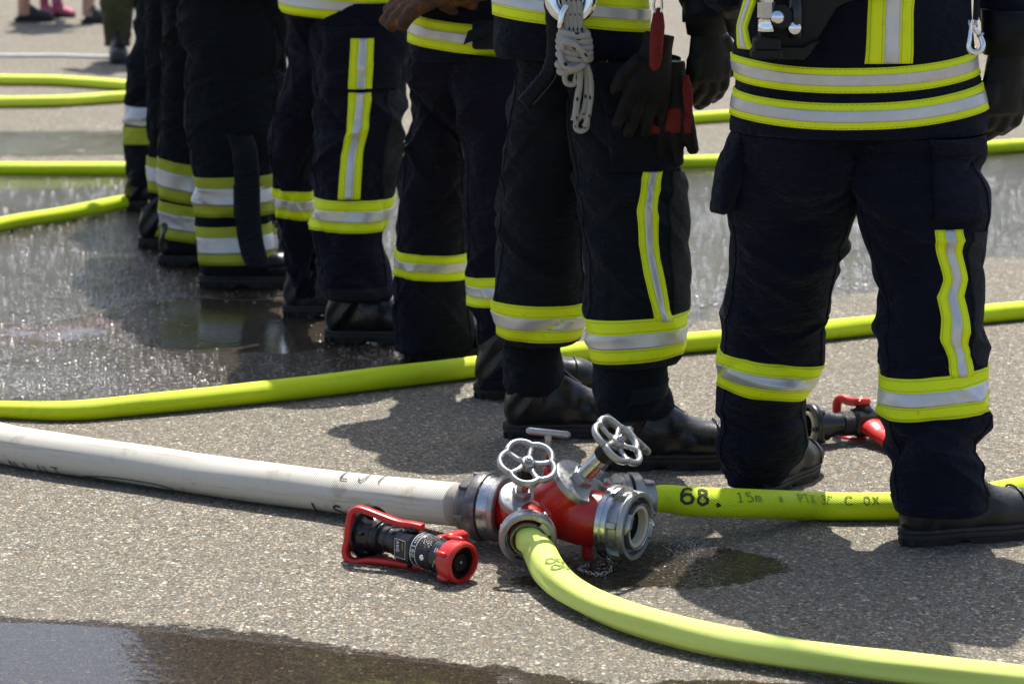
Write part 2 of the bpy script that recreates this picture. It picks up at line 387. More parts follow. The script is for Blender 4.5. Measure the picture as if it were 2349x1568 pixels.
# --------------------------------------------------------------- cloth lofts
class Loft:
    def __init__(s, rows, seed=0, nf=26, amp=.006, hz=(.012, .024), slope=.5, p=2.2):
        rows = sorted(rows, key=lambda r: r[0]); R = np.array(rows, float)
        zf = np.linspace(R[0, 0], R[-1, 0], 240); T = [zf]
        for k in range(1, 5):
            q = np.interp(zf, R[:, 0], R[:, k])
            kern = np.array([1, 2, 3, 2, 1.])/9; pad = np.pad(q, 2, 'edge'); q = np.convolve(pad, kern, 'valid')
            T.append(q)
        s.T = T; s.z0, s.z1 = R[0, 0], R[-1, 0]; s.p = p
        rg = np.random.RandomState(seed); n = nf; s.fold = []
        Hh = s.z1-s.z0
        for i in range(n):
            s.fold.append((rg.rand(), s.z0+Hh*rg.rand(), rg.uniform(-slope, slope), rg.uniform(*hz), rg.uniform(.07, .22),
                           rg.uniform(.4, 1)*amp*1.9*(1 if rg.rand() < .62 else -1), rg.uniform(-2, 2)*.2))
        s.seed = seed
    def prm(s, z): return [np.interp(z, s.T[0], s.T[k]) for k in (1, 2, 3, 4)]
    def S(s, u, z, off=0.0, raw=False):
        u = np.asarray(u, float); z = np.asarray(z, float)
        cx, cy, a, b = s.prm(z); an = 2*PI*u
        sn, cs = np.sin(an), np.cos(an); e_ = 2/s.p
        ex, ey = np.sign(sn)*np.abs(sn)**e_, np.sign(cs)*np.abs(cs)**e_
        d = np.zeros_like(an)
        if not raw:
            for u0, z0, m, sg, L, A, cv in s.fold:
                du = (u-u0+.5) % 1-.5
                x = (z-z0-m*du-cv*du*du)/sg
                d += A*np.exp(-np.abs(x)**1.25)*np.exp(-.5*(du/L)**2)
            d += .0022*np.sin(an*3+z*21+s.seed)+.0016*np.sin(an*5-z*37+s.seed*2)
        return np.stack([cx+a*ex+sn*(d+off), cy-b*ey-cs*(d+off), z+np.zeros_like(an)], -1)
    def mesh(s, name, mat, parent, nz=180, nu=108, z0=None, z1=None, hem=True):
        z0 = s.z0 if z0 is None else z0; z1 = s.z1 if z1 is None else z1
        zs = np.linspace(z0, z1, nz); us = np.arange(nu)/nu
        U, Z = np.meshgrid(us, zs); P = s.S(U, Z)
        # wavy lower edge
        uvs = np.zeros((nz, nu+1, 2)); uvs[..., 0] = zs[:, None]; uvs[..., 1] = np.linspace(0, .6, nu+1)[None]
        if hem:
            inn = s.S(us, np.full(nu, z0+.004), -.006); inn2 = s.S(us, np.full(nu, z0+.04), -.01)
            P = np.concatenate([inn2[None], inn[None], P]); uvs = np.concatenate([uvs[:1], uvs[:1], uvs])
        mb = MB(); mb.grid(P, True, uvs); return mb
    def uz(s, vx, vy, it=6):
        Y = None; z = .5*(s.z0+s.z1)
        cy = float(np.interp(z, s.T[0], s.T[2])); Y = cy; u = 0
        for _ in range(it):
            P = VY(vx, vy, Y); z = min(max(P.z, s.z0), s.z1)
            cx, cy, a, b = [float(q) for q in s.prm(z)]
            sn = max(-.985, min(.985, (P.x-cx)/a)); sn = math.copysign(abs(sn)**(s.p/2), sn)
            an = math.asin(max(-1, min(1, sn))); u = an/(2*PI)
            Y = cy-b*math.copysign(abs(math.cos(an))**(2/s.p), math.cos(an))
        return u, P.z
    def patch(s, fn, npn, nq, off=.003, edge=True, uvw=1.0):
        p = np.linspace(0, 1, npn); q = np.linspace(0, 1, nq)
        Pp, Qq = np.meshgrid(p, q, indexing='ij')
        U, Z = fn(Pp, Qq)
        G = s.S(U, Z, off); uv = np.stack([Pp*uvw, Qq], -1)
        if edge:
            lo = s.S(U, Z, -.002)
            G = np.concatenate([lo[:, :1], G, lo[:, -1:]], 1); uv = np.concatenate([uv[:, :1], uv, uv[:, -1:]], 1)
            lo2 = np.concatenate([lo[:, :1], lo, lo[:, -1:]], 1)
            G = np.concatenate([lo2[:1], G, lo2[-1:]], 0); uv = np.concatenate([uv[:1], uv, uv[-1:]], 0)
        mb = MB(); mb.grid(G, False, uv); return mb
def band(loft, pts, h, parent, ym=None, sm=None, u0=-.5, u1=.5, frac=(1/3., 2/3.), off=.0035, silver=True, cut=None):
    """ring band whose centre line passes the given picture points"""
    ym = ym or YB; sm = sm or SB
    A = []; B = []
    for vx, vy in pts:
        u, z = loft.uz(vx, vy); A.append((1, math.sin(2*PI*u), math.sin(2*PI*u)**2) if len(pts) > 3 else (1, math.sin(2*PI*u))); B.append(z)
    A = np.array(A); c = np.linalg.lstsq(A, np.array(B), rcond=None)[0] if len(pts) > 1 else (B[0], 0)
    zc = lambda U: c[0]+c[1]*np.sin(2*PI*U)+(c[2]*np.sin(2*PI*U)**2 if len(c) > 2 else 0)
    nu = int(80*(u1-u0))+4
    mk = lambda f0, f1, o: loft.patch(lambda P, Q: (u0+(u1-u0)*P, zc(u0+(u1-u0)*P)+h/2-h*(f0+(f1-f0)*Q)), nu, 9, o, True, .6*(u1-u0))
    mk(0, 1, off).build('reflective_band', ym, parent)
    if silver: mk(frac[0], frac[1], off+.0012).build('silver_stripe', sm, parent)
def vband(loft, pts, w, parent, ym=None, sm=None, off=.0042):
    """stripe running along picture points"""
    ym = ym or YB; sm = sm or SB
    uz = [loft.uz(*p) for p in pts]
    us = np.array([q[0] for q in uz]); zs = np.array([q[1] for q in uz]); t = np.linspace(0, 1, len(pts))
    L = abs(zs[0]-zs[-1])
    def fn(f0, f1):
        def g(P, Q):
            uc = np.interp(P, t, us); z = np.interp(P, t, zs); a = loft.prm(z)[2]
            return uc+((f0+(f1-f0)*Q)-.5)*w/(2*PI*a*np.clip(np.cos(2*PI*uc), .5, 1)**.35), z
        return g
    n = max(12, int(L/.008))
    loft.patch(fn(0, 1), n, 9, off, True, L).build('reflective_band', ym, parent)
    loft.patch(fn(1/3., 2/3.), n, 5, off+.0012, True, L).build('silver_stripe', sm, parent)
def panel(loft, quad, mat, parent, name='knee_patch', off=.003):
    """patch between two edges given as picture points: quad = (left pts, right pts)"""
    Lp = [loft.uz(*p) for p in quad[0]]; Rp = [loft.uz(*p) for p in quad[1]]
    t = np.linspace(0, 1, len(Lp)); t2 = np.linspace(0, 1, len(Rp))
    def fn(P, Q):
        ul = np.interp(P, t, [q[0] for q in Lp]); zl = np.interp(P, t, [q[1] for q in Lp])
        ur = np.interp(P, t2, [q[0] for q in Rp]); zr = np.interp(P, t2, [q[1] for q in Rp])
        return ul+(ur-ul)*Q, zl+(zr-zl)*Q
    return loft.patch(fn, 50, 12, off, True, .4).build(name, mat, parent)
def legloft(foot, hipY, rows, seed, depth=.95, amp=.006, nf=30, ztop=None, hz=(.010, .022), slope=.5):
    """foot: picture point of the ankle's ground contact; rows: (vy, xl, xr)"""
    G = VZ(*foot, 0); y0, y1 = rows[-1][0], rows[0][0]
    out = []
    for vy, xl, xr in rows:
        t = (y0-vy)/(y0-y1); Y = G.y+(hipY-G.y)*min(1, max(0, t))**1.0
        A = VY(xl, vy, Y); B = VY(xr, vy, Y); a = (B.x-A.x)/2
        out.append((A.z, (A.x+B.x)/2, Y, a, min(a*depth, .135)))
    if ztop: z, cx, cy, a, b = out[0]; out.insert(0, (ztop, cx, cy, a, b))
    return Loft(out, seed, nf, amp, hz, slope)
# --------------------------------------------------------------- boots
def boot(ground, head, parent, L=.31, mat=None, zipper=True, sc=1.0, name='boot', shaft=True):
    """ground: point under the ankle; head: heading (radians from +X)"""
    mat = mat or BOOT
    fx, fy = Vector((math.cos(head), math.sin(head), 0)), Vector((-math.sin(head), math.cos(head), 0)); fz = Vector((0, 0, 1))
    k = L/.31; O = Vector((ground[0], ground[1], 0))-fx*.06*k
    def T(x, y, z): return O+fx*x*k+fy*y*sc*k+fz*z*k
    st = [((.311, .035), (.311, .045), .015), ((.307, .028), (.303, .064), .032), ((.290, .024), (.282, .083), .044), ((.262, .024), (.255, .094), .050), ((.225, .024), (.222, .097), .053),
          ((.19, .024), (.19, .107), .052), ((.155, .024), (.165, .122), .048), ((.12, .024), (.145, .137), .044), ((.08, .024), (.130, .150), .042),
          ((.035, .024), (.120, .163), .041), ((.008, .03), (.114, .176), .042), ((-.004, .055), (.110, .188), .042), ((-.004, .085), (.107, .2), .042),
          ((.004, .115), (.102, .20), .042), ((.004, .135), (.100, .207), .042)]
    if not shaft: st = st[:-4]
    n = 40; P = []; rg = np.random.RandomState(int(abs(ground[0]*1000)) % 999)
    for i, (b, t, w_) in enumerate(st):
        cx, cz = (b[0]+t[0])/2, (b[1]+t[1])/2; dx, dz = (t[0]-b[0])/2, (t[1]-b[1])/2
        ring = []
        for j in range(n):
            q = 2*PI*j/n; c, s_ = math.cos(q), math.sin(q)
            e_ = .75 if c > 0 else (.42 if i < 10 else .6)
            ec = math.copysign(abs(c)**(.85), c); es = math.copysign(abs(s_)**e_, s_)
            # narrower at the top of the foot
            nar = 1-.22*max(0, ec) if i < 12 else 1
            wr = (.0045 if 5 < i < 11 else .002)*math.sin(i*2.4+4*es+rg.rand()*.3) if 3 < i < 15 else 0
            ring.append(tuple(T(cx+dx*ec*(1+wr*8), es*(w_+wr)*nar, cz+dz*ec*(1+wr*8))))
        P.append(ring)
    # refine by spline along length
    P = np.array(P); m = len(P); ts = np.linspace(0, m-1, 64)
    Q = np.zeros((len(ts), n, 3))
    pad = np.concatenate([P[:1]*2-P[1:2], P, P[-1:]*2-P[-2:-1]])
    for i, x in enumerate(ts):
        k_ = min(int(x), m-2); t = x-k_; A_, B_, C_, D_ = pad[k_:k_+4]
        Q[i] = .5*((2*B_)+(C_-A_)*t+(2*A_-5*B_+4*C_-D_)*t*t+(3*B_-A_-3*C_+D_)*t**3)
    mb = MB(); mb.grid(Q, True, None, True, False)
    bo = mb.build(name, mat, parent)
    # sole
    def outline(inset=0.0):
        pts = []
        N = 96
        for j in range(N):
            q = 2*PI*j/N; c, s_ = math.cos(q), math.sin(q)
            x = .155+.163*math.copysign(abs(c)**.8, c)
            wloc = np.interp(x, [-.01, .03, .09, .14, .2, .25, .29, .32], [.034, .040, .037, .041, .0525, .0525, .045, .034])
            y = wloc*math.copysign(abs(s_)**.6, s_)
            pts.append((x*(1)-inset*c, y-inset*math.copysign(min(1, abs(s_)*1.5), s_)))
        return pts
    rings = []
    for z, ins, tr in ((.0, .004, 1), (.001, .001, 1), (.014, -.001, 1), (.0145, .002, 0), (.019, .002, 0), (.0195, -.0015, 0), (.025, -.0015, 0), (.026, .0015, 0), (.028, .0015, 0), (.029, -.0015, 0), (.034, -.001, 0), (.037, .005, 0)):
        o_ = outline(ins); r_ = []
        for j, (x, y) in enumerate(o_):
            g = .0065 if (tr and (j//3) % 2) else 0
            zz = z+(.010*max(0, (x-.24)/.07)**2 if z < .02 else .004*max(0, (x-.24)/.07)**2)
            if z < .013 and .095 < x < .13: zz += .006
            r_.append(tuple(T(x-g*(1 if x > .155 else -1)*.3, y-g*(1 if y > 0 else -1), zz)))
        rings.append(r_)
    mb = MB(); mb.grid(rings, True, None, True, True); mb.build('sole', SOLE, bo, angle=40)
    if zipper:
        z = [T(.121+dx, 0, .151+dz) for dx, dz in ((.05, -.035), (.03, -.02), (.008, 0), (-.006, .02), (-.018, .036), (-.022, .046))]
        c = bez(z, 24); mb = MB(); mb.tube(c, .011, 10, True, .45, up=tuple(fy.cross(fx)*-1)); mb.build('zip', BLKR, bo)
        mb = MB()
        for sgn in (-1, 1):
            pp = bez([T(.18, sgn*.012, .117), T(.165, sgn*.04, .085), T(.12, sgn*.0455, .08), T(.08, sgn*.0425, .10), T(.055, sgn*.044, .15)], 24)
            mb.tube(pp, .0009, 6)
        pp = bez([T(.252, -.0515, .034), T(.247, -.049, .065), T(.242, -.03, .092), T(.240, 0, .099), T(.242, .03, .092), T(.247, .049, .065), T(.252, .0515, .034)], 30)
        mb.build('seam', REDT, bo); mb = MB(); mb.tube(pp, .0022, 8); mb.build('toe_cap_edge', BOOT, bo)
    return bo
# --------------------------------------------------------------- gloves / hands
def hand(name, W, D, N, parent, mat, side=1, curl=.5, sc=1.0, spread=.10, fat=.0135, cuff=None, thumb=.6, curls=None, vox=.0035):
    """W wrist, D direction to the fingers, N back-of-hand normal"""
    W = Vector(W); D = Vector(D).normalized(); N = Vector(N); N = (N-D*N.dot(D)).normalized(); Sd = D.cross(N)*side
    mb = MB()
    # palm : flattened loft
    P = []; 
    for t, w_, th in ((-.035, .030, .024), (-.01, .031, .022), (.02, .038, .021), (.05, .044, .019), (.08, .044, .017), (.095, .040, .013)):
        P.append([tuple(W+D*t*sc+Sd*(math.cos(2*PI*j/20)*w_*sc)+N*(math.sin(2*PI*j/20)*th*sc)) for j in range(20)])
    mb.grid(P, True, None, True, True)
    lens = [.078, .088, .082, .064]
    for i in range(4):
        off = (i-1.5)*.0225
        p = W+D*(.078-.004*abs(i-1.2))*sc+Sd*off*sc
        d = (D+Sd*spread*(i-1.5)*.6).normalized(); ax = d.cross(N)
        c = (curls[i] if curls else curl)
        pts = [p-d*.02*sc]; rad = [fat*.95*sc]; ang = 0; seg = [lens[i]*.45, lens[i]*.32, lens[i]*.26]
        pts.append(p); rad.append(fat*sc)
        for k, sgm in enumerate(seg):
            ang += c*(.55, .75, .5)[k]
            dd = d*math.cos(ang)-N*math.sin(ang)
            for h in (.5, 1):
                pts.append(pts[-1]+dd*sgm*.5*sc); rad.append(fat*(1, .92, .84)[k]*sc*(.96 if h == .5 else 1.0))
        pts.append(pts[-1]+dd*.006*sc); rad.append(fat*.5*sc)
        mb.tube(pts, rad, 12)
    p = W+D*.02*sc-Sd*.028*sc; d = (D*.75-Sd*.6-N*.35*thumb).normalized()
    d2 = (D*.95-Sd*.2-N*.5*thumb).normalized()
    mb.tube([p, p+d*.03*sc, p+d*.045*sc, p+d*.045*sc+d2*.03*sc, p+d*.045*sc+d2*.042*sc], [fat*1.25*sc, fat*1.15*sc, fat*1.1*sc, fat*.95*sc, fat*.5*sc], 12)
    o = mb.build(name, mat, parent); remesh(o, vox, 3)
    if cuff:
        mb = MB(); A = D*-1
        P = []
        for t, w_, th in ((.0, .037, .030), (.002, .040, .033), (.03, .043, .037), (.065, .047, .042), (.067, .044, .039)):
            P.append([tuple(W+D*.01*sc+A*t*sc+Sd*(math.cos(2*PI*j/28)*w_*sc)+N*(math.sin(2*PI*j/28)*th*sc)) for j in range(28)])
        mb.grid(P, True, None, False, True); mb.build('cuff', cuff, o)
    return o
# --------------------------------------------------------------- people
def body_mesh(root, hip, forward, knees, ankles, shoulders, elbows, wrists, ztop):
    """one continuous body under the clothes"""
    h = Vector(hip); V = []; E = []; R = []
    def add(p, r, par=None):
        V.append(tuple(p)); R.append(r)
        if par is not None: E.append((par, len(V)-1))
        return len(V)-1
    z = lambda q: Vector((h.x, h.y, q))
    pel = add(h, .11); sp = add(z(h.z+.18), .10, pel); ch = add(z(h.z+.36), .115, sp); ne = add(z(ztop-.30), .055, ch)
    n2 = add(z(ztop-.23)+forward*.01, .05, ne); hd = add(z(ztop-.15)+forward*.02, .082, n2); tp = add(z(ztop-.07)+forward*.015, .078, hd)
    add(z(ztop-.15)+forward*.105, .012, hd)
    for i in range(2):
        hp = add(h+Vector(((knees[i]-h).x*.5, (knees[i]-h).y*.5, -.06)), .075, pel); kn = add(knees[i], .055, hp); add(ankles[i], .038, kn)
        s_ = add(shoulders[i], .05, ch); el = add(elbows[i], .04, s_); wr = add(wrists[i], .03, el)
        add(Vector(wrists[i])+(Vector(wrists[i])-Vector(elbows[i])).normalized()*.05, .028, wr)
    me = bpy.data.meshes.new('body'); me.from_pydata(V, E, []); o = bpy.data.objects.new('body', me); COL.objects.link(o)
    sk = o.modifiers.new('skin', 'SKIN'); R = [x*(.55 if V[i][2] < 1.25 else 1) for i, x in enumerate(R)]
    for i, r in enumerate(R): me.skin_vertices[0].data[i].radius = (r, r)
    me.skin_vertices[0].data[0].use_root = True
    o.modifiers.new('sub', 'SUBSURF').levels = 1
    dg = bpy.context.evaluated_depsgraph_get(); dg.update(); m2 = bpy.data.meshes.new_from_object(o.evaluated_get(dg))
    bpy.data.objects.remove(o)
    m2.name = 'body'; m2.materials.clear(); m2.materials.append(SKIN); m2.shade_smooth()
    o = bpy.data.objects.new('body', m2); COL.objects.link(o); o.parent = root; o.matrix_parent_inverse = root.matrix_world.inverted()
    return o
def person(label, legs, jacket_rows, mats, heading, boots, ztop=1.86, hipz=.86, seed=1, arms=None, jmat=None, jkw=None, jdepth=.72, hipY=None, glove=True, helmet=True, jfold=22, namp=.006):
    """legs: list of (foot, rows, kwargs); returns root, leg lofts, trousers, jacket loft, jacket"""
    lofts = []
    for i, (foot, rows, kw) in enumerate(legs):
        lofts.append(legloft(foot, hipY, rows, seed*10+i, **kw))
    gx = [VZ(*l[0], 0) for l in legs]; c0 = sum(gx, Vector())/len(gx)
    root = empty('person', (c0.x, c0.y, 0), label, 'person', 'firefighters standing in a row')
    mb = MB()
    for lf in lofts:
        m = lf.mesh('', None, None); o_ = len(mb.v); mb.v += m.v; mb.f += [[q+o_ for q in f] for f in m.f]; mb.uv += m.uv
    trousers = mb.build('trousers', mats[0], root)
    for lf in lofts:
        for u_ in (.17, -.19):
            lf.patch(lambda P, Q: (u_+.012*np.sin(P*5)+(Q-.5)*.010, lf.z0+.004+(lf.z1-lf.z0-.01)*P), 110, 3, .0022, True, .8).build('seam', mats[0], trousers)
        lf.patch(lambda P, Q: (P, lf.z0+.002+.022*Q+0*P), 90, 3, .0022, True, .8).build('hem', mats[0], trousers)
    # jacket
    rows = []
    for vy, xl, xr in jacket_rows:
        A = VY(xl, vy, hipY); B = VY(xr, vy, hipY); rows.append((A.z, (A.x+B.x)/2, hipY, (B.x-A.x)/2, (B.x-A.x)/2*jdepth))
    rows.sort(); topr = rows[-1]; cx = topr[1]; zt = ztop-1.86
    for z, a_, b_ in ((1.12, .205, .15), (1.25, .215, .15), (1.38, .215, .14), (1.45, .19, .12), (1.50, .12, .09), (1.53, .078, .078), (1.57, .075, .075)):
        if z+zt > topr[0]+.05: rows.append((z+zt, cx, hipY, a_, b_))
    jl = Loft(rows, seed*10+7, jfold, namp, (.014, .03), .35, 2.3)
    jk = jl.mesh('', None, None, 120, 80).build('jacket', jmat or mats[0], root)
    fwd = Vector((math.cos(heading), math.sin(heading), 0)); lat = Vector((math.sin(heading), -math.cos(heading), 0))  # lat = right-hand side
    C = Vector((cx, hipY, 0)); sh = [C+lat*s_*.20+Vector((0, 0, 1.42+zt)) for s_ in (-1, 1)]
    el = []; wr = []
    for i, s_ in enumerate((-1, 1)):
        sp = arms[i] if arms and arms[i] else None
        if sp: wr.append(Vector(sp['w'])); el.append(Vector(sp['e']))
        else:
            el.append(C+lat*s_*.30+fwd*.0+Vector((0, 0, 1.14+zt))); wr.append(C+lat*s_*.08+fwd*.26+Vector((0, 0, 1.13+zt)))
    for i in range(2):
        p = bez([sh[i], sh[i]*.4+el[i]*.6+Vector((0, 0, .01)), el[i], el[i]*.45+wr[i]*.55, wr[i]], 26)
        rr = np.interp(np.linspace(0, 1, 27), [0, .3, .5, .8, 1], [.088, .078, .068, .058, .052])
        rr = [r+.003*math.sin(k*2.1+seed) for k, r in enumerate(rr)]
        m = MB(); m.tube(p, rr, 24); m.build('sleeve', jmat or mats[0], jk)
        sp = arms[i] if arms and arms[i] else None
        if glove:
            kw = dict(D=(wr[i]-el[i]), N=lat*((-1, 1)[i]), curl=.6, side=(-1, 1)[i], mat=GLV, vox=.005)
            if sp: kw.update({k: v for k, v in sp.items() if k not in ('w', 'e')})
            kw['W'] = wr[i]+Vector(kw['D']).normalized()*.02
            hand('glove', parent=root, cuff=kw.pop('cuff', GLV), **kw)
    kn = []; an = []
    for lf, g in zip(lofts, gx):
        zk = .46; q = lf.prm(zk); kn.append(Vector((float(q[0]), float(q[1]), zk))); an.append(Vector((g.x, g.y, .12)))
    if len(kn) == 1: kn *= 2; an *= 2
    body_mesh(root, (cx, hipY, hipz), fwd, kn, an, sh, el, wr, ztop)
    if helmet:
        m = MB(); O = C+fwd*.02+Vector((0, 0, ztop-.13))
        prof = [(0, .150), (.004, .142), (.03, .125), (.07, .115), (.11, .092), (.135, .06), (.145, .02)]
        m.lathe(O, (0, 0, 1), prof, 40); m.build('helmet', HELM, root)
    for (foot, hd, kw) in boots:
        g = VZ(*foot, 0); boot(g, math.radians(hd), root, **kw)
    return root, lofts, trousers, jl, jk
# =================================================================== GROUND
def polydist(X, Y, poly):
    P = np.array([(q.x, q.y) for q in poly]); n = len(P); d = np.full(X.shape, 1e9); ins = np.zeros(X.shape, bool)
    for i in range(n):
        a, b = P[i], P[(i+1) % n]; ab = b-a
        t = np.clip(((X-a[0])*ab[0]+(Y-a[1])*ab[1])/max(1e-9, ab@ab), 0, 1)
        d = np.minimum(d, np.hypot(X-a[0]-t*ab[0], Y-a[1]-t*ab[1]))
        c = ((a[1] > Y) != (b[1] > Y)) & (X < (b[0]-a[0])*(Y-a[1])/(b[1]-a[1]+1e-12)+a[0]); ins ^= c
    return np.where(ins, d, -d)
def vp(*pts): return [VZ(x, y, 0) for x, y in pts]
fx = np.arange(-3.6, 3.61, .03); fy = np.arange(4.2, 14.6, .03)
xs = np.concatenate([[-400, -60, -12, -5], fx, [5, 12, 60, 400]]); ys = np.concatenate([[-300, -20, 0, 3], fy, [17, 22, 40, 120, 700]])
X, Y = np.meshgrid(xs, ys)
rust = np.zeros_like(X); wet = np.zeros_like(X); pud = np.zeros_like(X); moss = np.zeros_like(X)
def area(arr, poly, soft, peak=1.0):
    v = np.clip(.5+polydist(X, Y, vp(*poly))/soft, 0, 1)*peak; np.maximum(arr, v, out=arr)
area(wet, [(-400, 400), (300, 402), (900, 400), (1600, 385), (2349, 352), (2700, 350), (2700, 560), (2349, 590), (2200, 590), (2020, 660), (1900, 690), (1700, 700), (1560, 760), (1300, 800), (1080, 850), (950, 880), (600, 905), (200, 920), (-300, 925)], .25)
area(wet, [(-400, 292), (0, 294), (600, 292), (1000, 300), (1000, 350), (600, 368), (0, 366), (-400, 366)], .35, .62)
area(wet, [(-500, 1405), (0, 1412), (180, 1418), (330, 1428), (480, 1436), (620, 1455), (880, 1490), (1000, 1512), (1180, 1528), (1300, 1552), (1420, 1580), (1420, 1750), (-500, 1750)], .13)
area(wet, [(1130, 1330), (1300, 1310), (1480, 1245), (1600, 1240), (1700, 1262), (1790, 1280), (1828, 1302), (1740, 1330), (1650, 1345), (1560, 1348), (1440, 1345), (1300, 1362)], .09)
area(wet, [(1500, 1555), (2000, 1567), (2300, 1575), (2300, 1700), (1500, 1700)], .06)
area(pud, [(300, 690), (560, 672), (780, 700), (860, 770), (800, 800), (620, 815), (420, 810), (330, 790)], .30)
area(pud, [(-300, 735), (150, 722), (380, 700), (420, 800), (120, 812), (-300, 800)], .7, .72)
area(pud, [(-300, 440), (0, 440), (320, 480), (620, 640), (300, 690), (-300, 690)], .5, .42)
area(pud, [(-500, 1425), (120, 1425), (320, 1440), (620, 1470), (900, 1505), (1200, 1545), (1300, 1620), (1300, 1750), (-500, 1750)], .05, .95)
area(pud, [(1620, 1275), (1780, 1285), (1800, 1303), (1650, 1335), (1600, 1310)], .12, .45)
area(pud, [(1550, 520), (1680, 520), (1680, 620), (1560, 640)], .4, .4)
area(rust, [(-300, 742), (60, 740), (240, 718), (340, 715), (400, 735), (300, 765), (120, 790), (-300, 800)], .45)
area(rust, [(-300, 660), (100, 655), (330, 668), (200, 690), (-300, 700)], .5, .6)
area(moss, [(-300, 405), (320, 405), (320, 432), (-300, 445)], .25, .85)
area(moss, [(1560, 388), (1700, 380), (1700, 405), (1560, 410)], .3, .8)
area(moss, [(120, 725), (330, 640), (420, 660), (300, 720), (150, 745)], .3, .75)
area(moss, [(2240, 350), (2349, 345), (2349, 370), (2240, 375)], .3, .6)
area(moss, [(700, 1490), (1200, 1560), (1200, 1620), (700, 1600)], .25, .62)
mb = MB(); Z = np.zeros_like(X)
g = MB(); g.grid(np.stack([X, Y, Z], -1)); ground = g.build('ground', GROUND, None); ground['kind'] = 'structure'
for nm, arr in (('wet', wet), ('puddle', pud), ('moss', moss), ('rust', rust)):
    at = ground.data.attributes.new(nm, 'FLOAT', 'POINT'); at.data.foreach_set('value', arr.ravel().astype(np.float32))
# rounded aggregate standing proud of the wet surface, shining in the sun
rgw = np.random.RandomState(4); WS = NT('wet_pebble'); _c = WS.coord(); _vv = WS.n('ShaderNodeTexVoronoi'); _vv.inputs['Scale'].default_value = 70; WS.l(_c, _vv.inputs['Vector'])
_sp = WS.n('ShaderNodeSeparateColor'); WS.l(_vv.outputs['Color'], _sp.inputs[0])
WETST = WS.set(Base_Color=WS.ramp(_sp.outputs[0], [(0, (.02, .017, .013)), (.4, (.04, .034, .026)), (.7, (.07, .06, .045)), (.9, (.11, .09, .065))]), Roughness=.2, Specular_IOR_Level=.5, Coat_Weight=.7, Coat_Roughness=.11, Coat_IOR=1.6)
nst = 8500; px_ = rgw.uniform(-60, 2400, nst*3); py_ = 395+(930-395)*rgw.rand(nst*3)**.8; cnt = 0
def samp(arr, x, y):
    i = np.clip(np.searchsorted(xs, x), 1, len(xs)-1); j = np.clip(np.searchsorted(ys, y), 1, len(ys)-1); return arr[j, i]
dome = [(1, 0), (.92, .13), (.70, .27), (.38, .35)]; nd = 7; vs_ = []; fs_ = []
for x_, y_ in zip(px_, py_):
    p = VZ(x_, y_); wv_ = samp(wet, p.x, p.y); pv_ = samp(pud, p.x, p.y)
    if wv_ < .7 or rgw.rand() < pv_*.93 or mnoise.noise(Vector((p.x*2.2, p.y*1.1, 3)))+.62 < rgw.rand(): continue
    rr_ = .002+.0042*rgw.rand()**1.7*(1 if p.y < 7.5 else 1.25); o_ = len(vs_); ph = rgw.rand()*6; sx_, sy_ = rgw.uniform(.75, 1.25, 2); tx, ty = rgw.uniform(-.15, .15, 2)
    for k_, (a_, b_) in enumerate(dome):
        for j in range(nd):
            q = ph+2*PI*j/nd; dx, dy = math.cos(q)*a_*rr_*sx_, math.sin(q)*a_*rr_*sy_; vs_.append((p.x+dx, p.y+dy, b_*rr_+dx*tx+dy*ty-.0003))
            if k_ < 3: fs_.append((o_+k_*nd+j, o_+k_*nd+(j+1) % nd, o_+(k_+1)*nd+(j+1) % nd, o_+(k_+1)*nd+j))
    vs_.append((p.x, p.y, .38*rr_)); fs_ += [(o_+3*nd+j, o_+3*nd+(j+1) % nd, len(vs_)-1) for j in range(nd)]
    cnt += 1
    if cnt >= nst: break
me_ = bpy.data.meshes.new('wet_pebbles'); me_.from_pydata(vs_, [], fs_); me_.materials.append(WETST); me_.shade_smooth()
peb = bpy.data.objects.new('wet_pebbles', me_); COL.objects.link(peb); peb['kind'] = 'stuff'
peb['label'] = 'wet rounded pebbles glinting in the soaked asphalt behind the long yellow hose'; peb['category'] = 'pebbles'
print('pebbles', cnt)
# tar joint between two slabs
def ribbon_strip(pts, w_, z, name, mat):
    c = bez(vp(*pts), 70); P = []
    for i, p in enumerate(c):
        t = (c[min(i+1, len(c)-1)]-c[max(i-1, 0)]).normalized(); s_ = Vector((-t.y, t.x, 0)); w2 = w_*(1+.5*mnoise.noise(p*9))
        o_ = Vector((0, 0, z))+s_*.012*mnoise.noise(p*5)
        P.append([tuple(p+s_*w2+o_), tuple(p-s_*w2+o_)])
    m = MB(); m.grid(P); o = m.build(name, mat, None); o['kind'] = 'structure'; return o
TAR = paint('tar', (.055, .05, .045), .6, .3, (.1, .1, .09), 0)
ribbon_strip([(-60, 756), (80, 738), (180, 728), (330, 690), (420, 682), (560, 690), (660, 684), (820, 690)], .003, .004, 'pavement_joint', TAR)
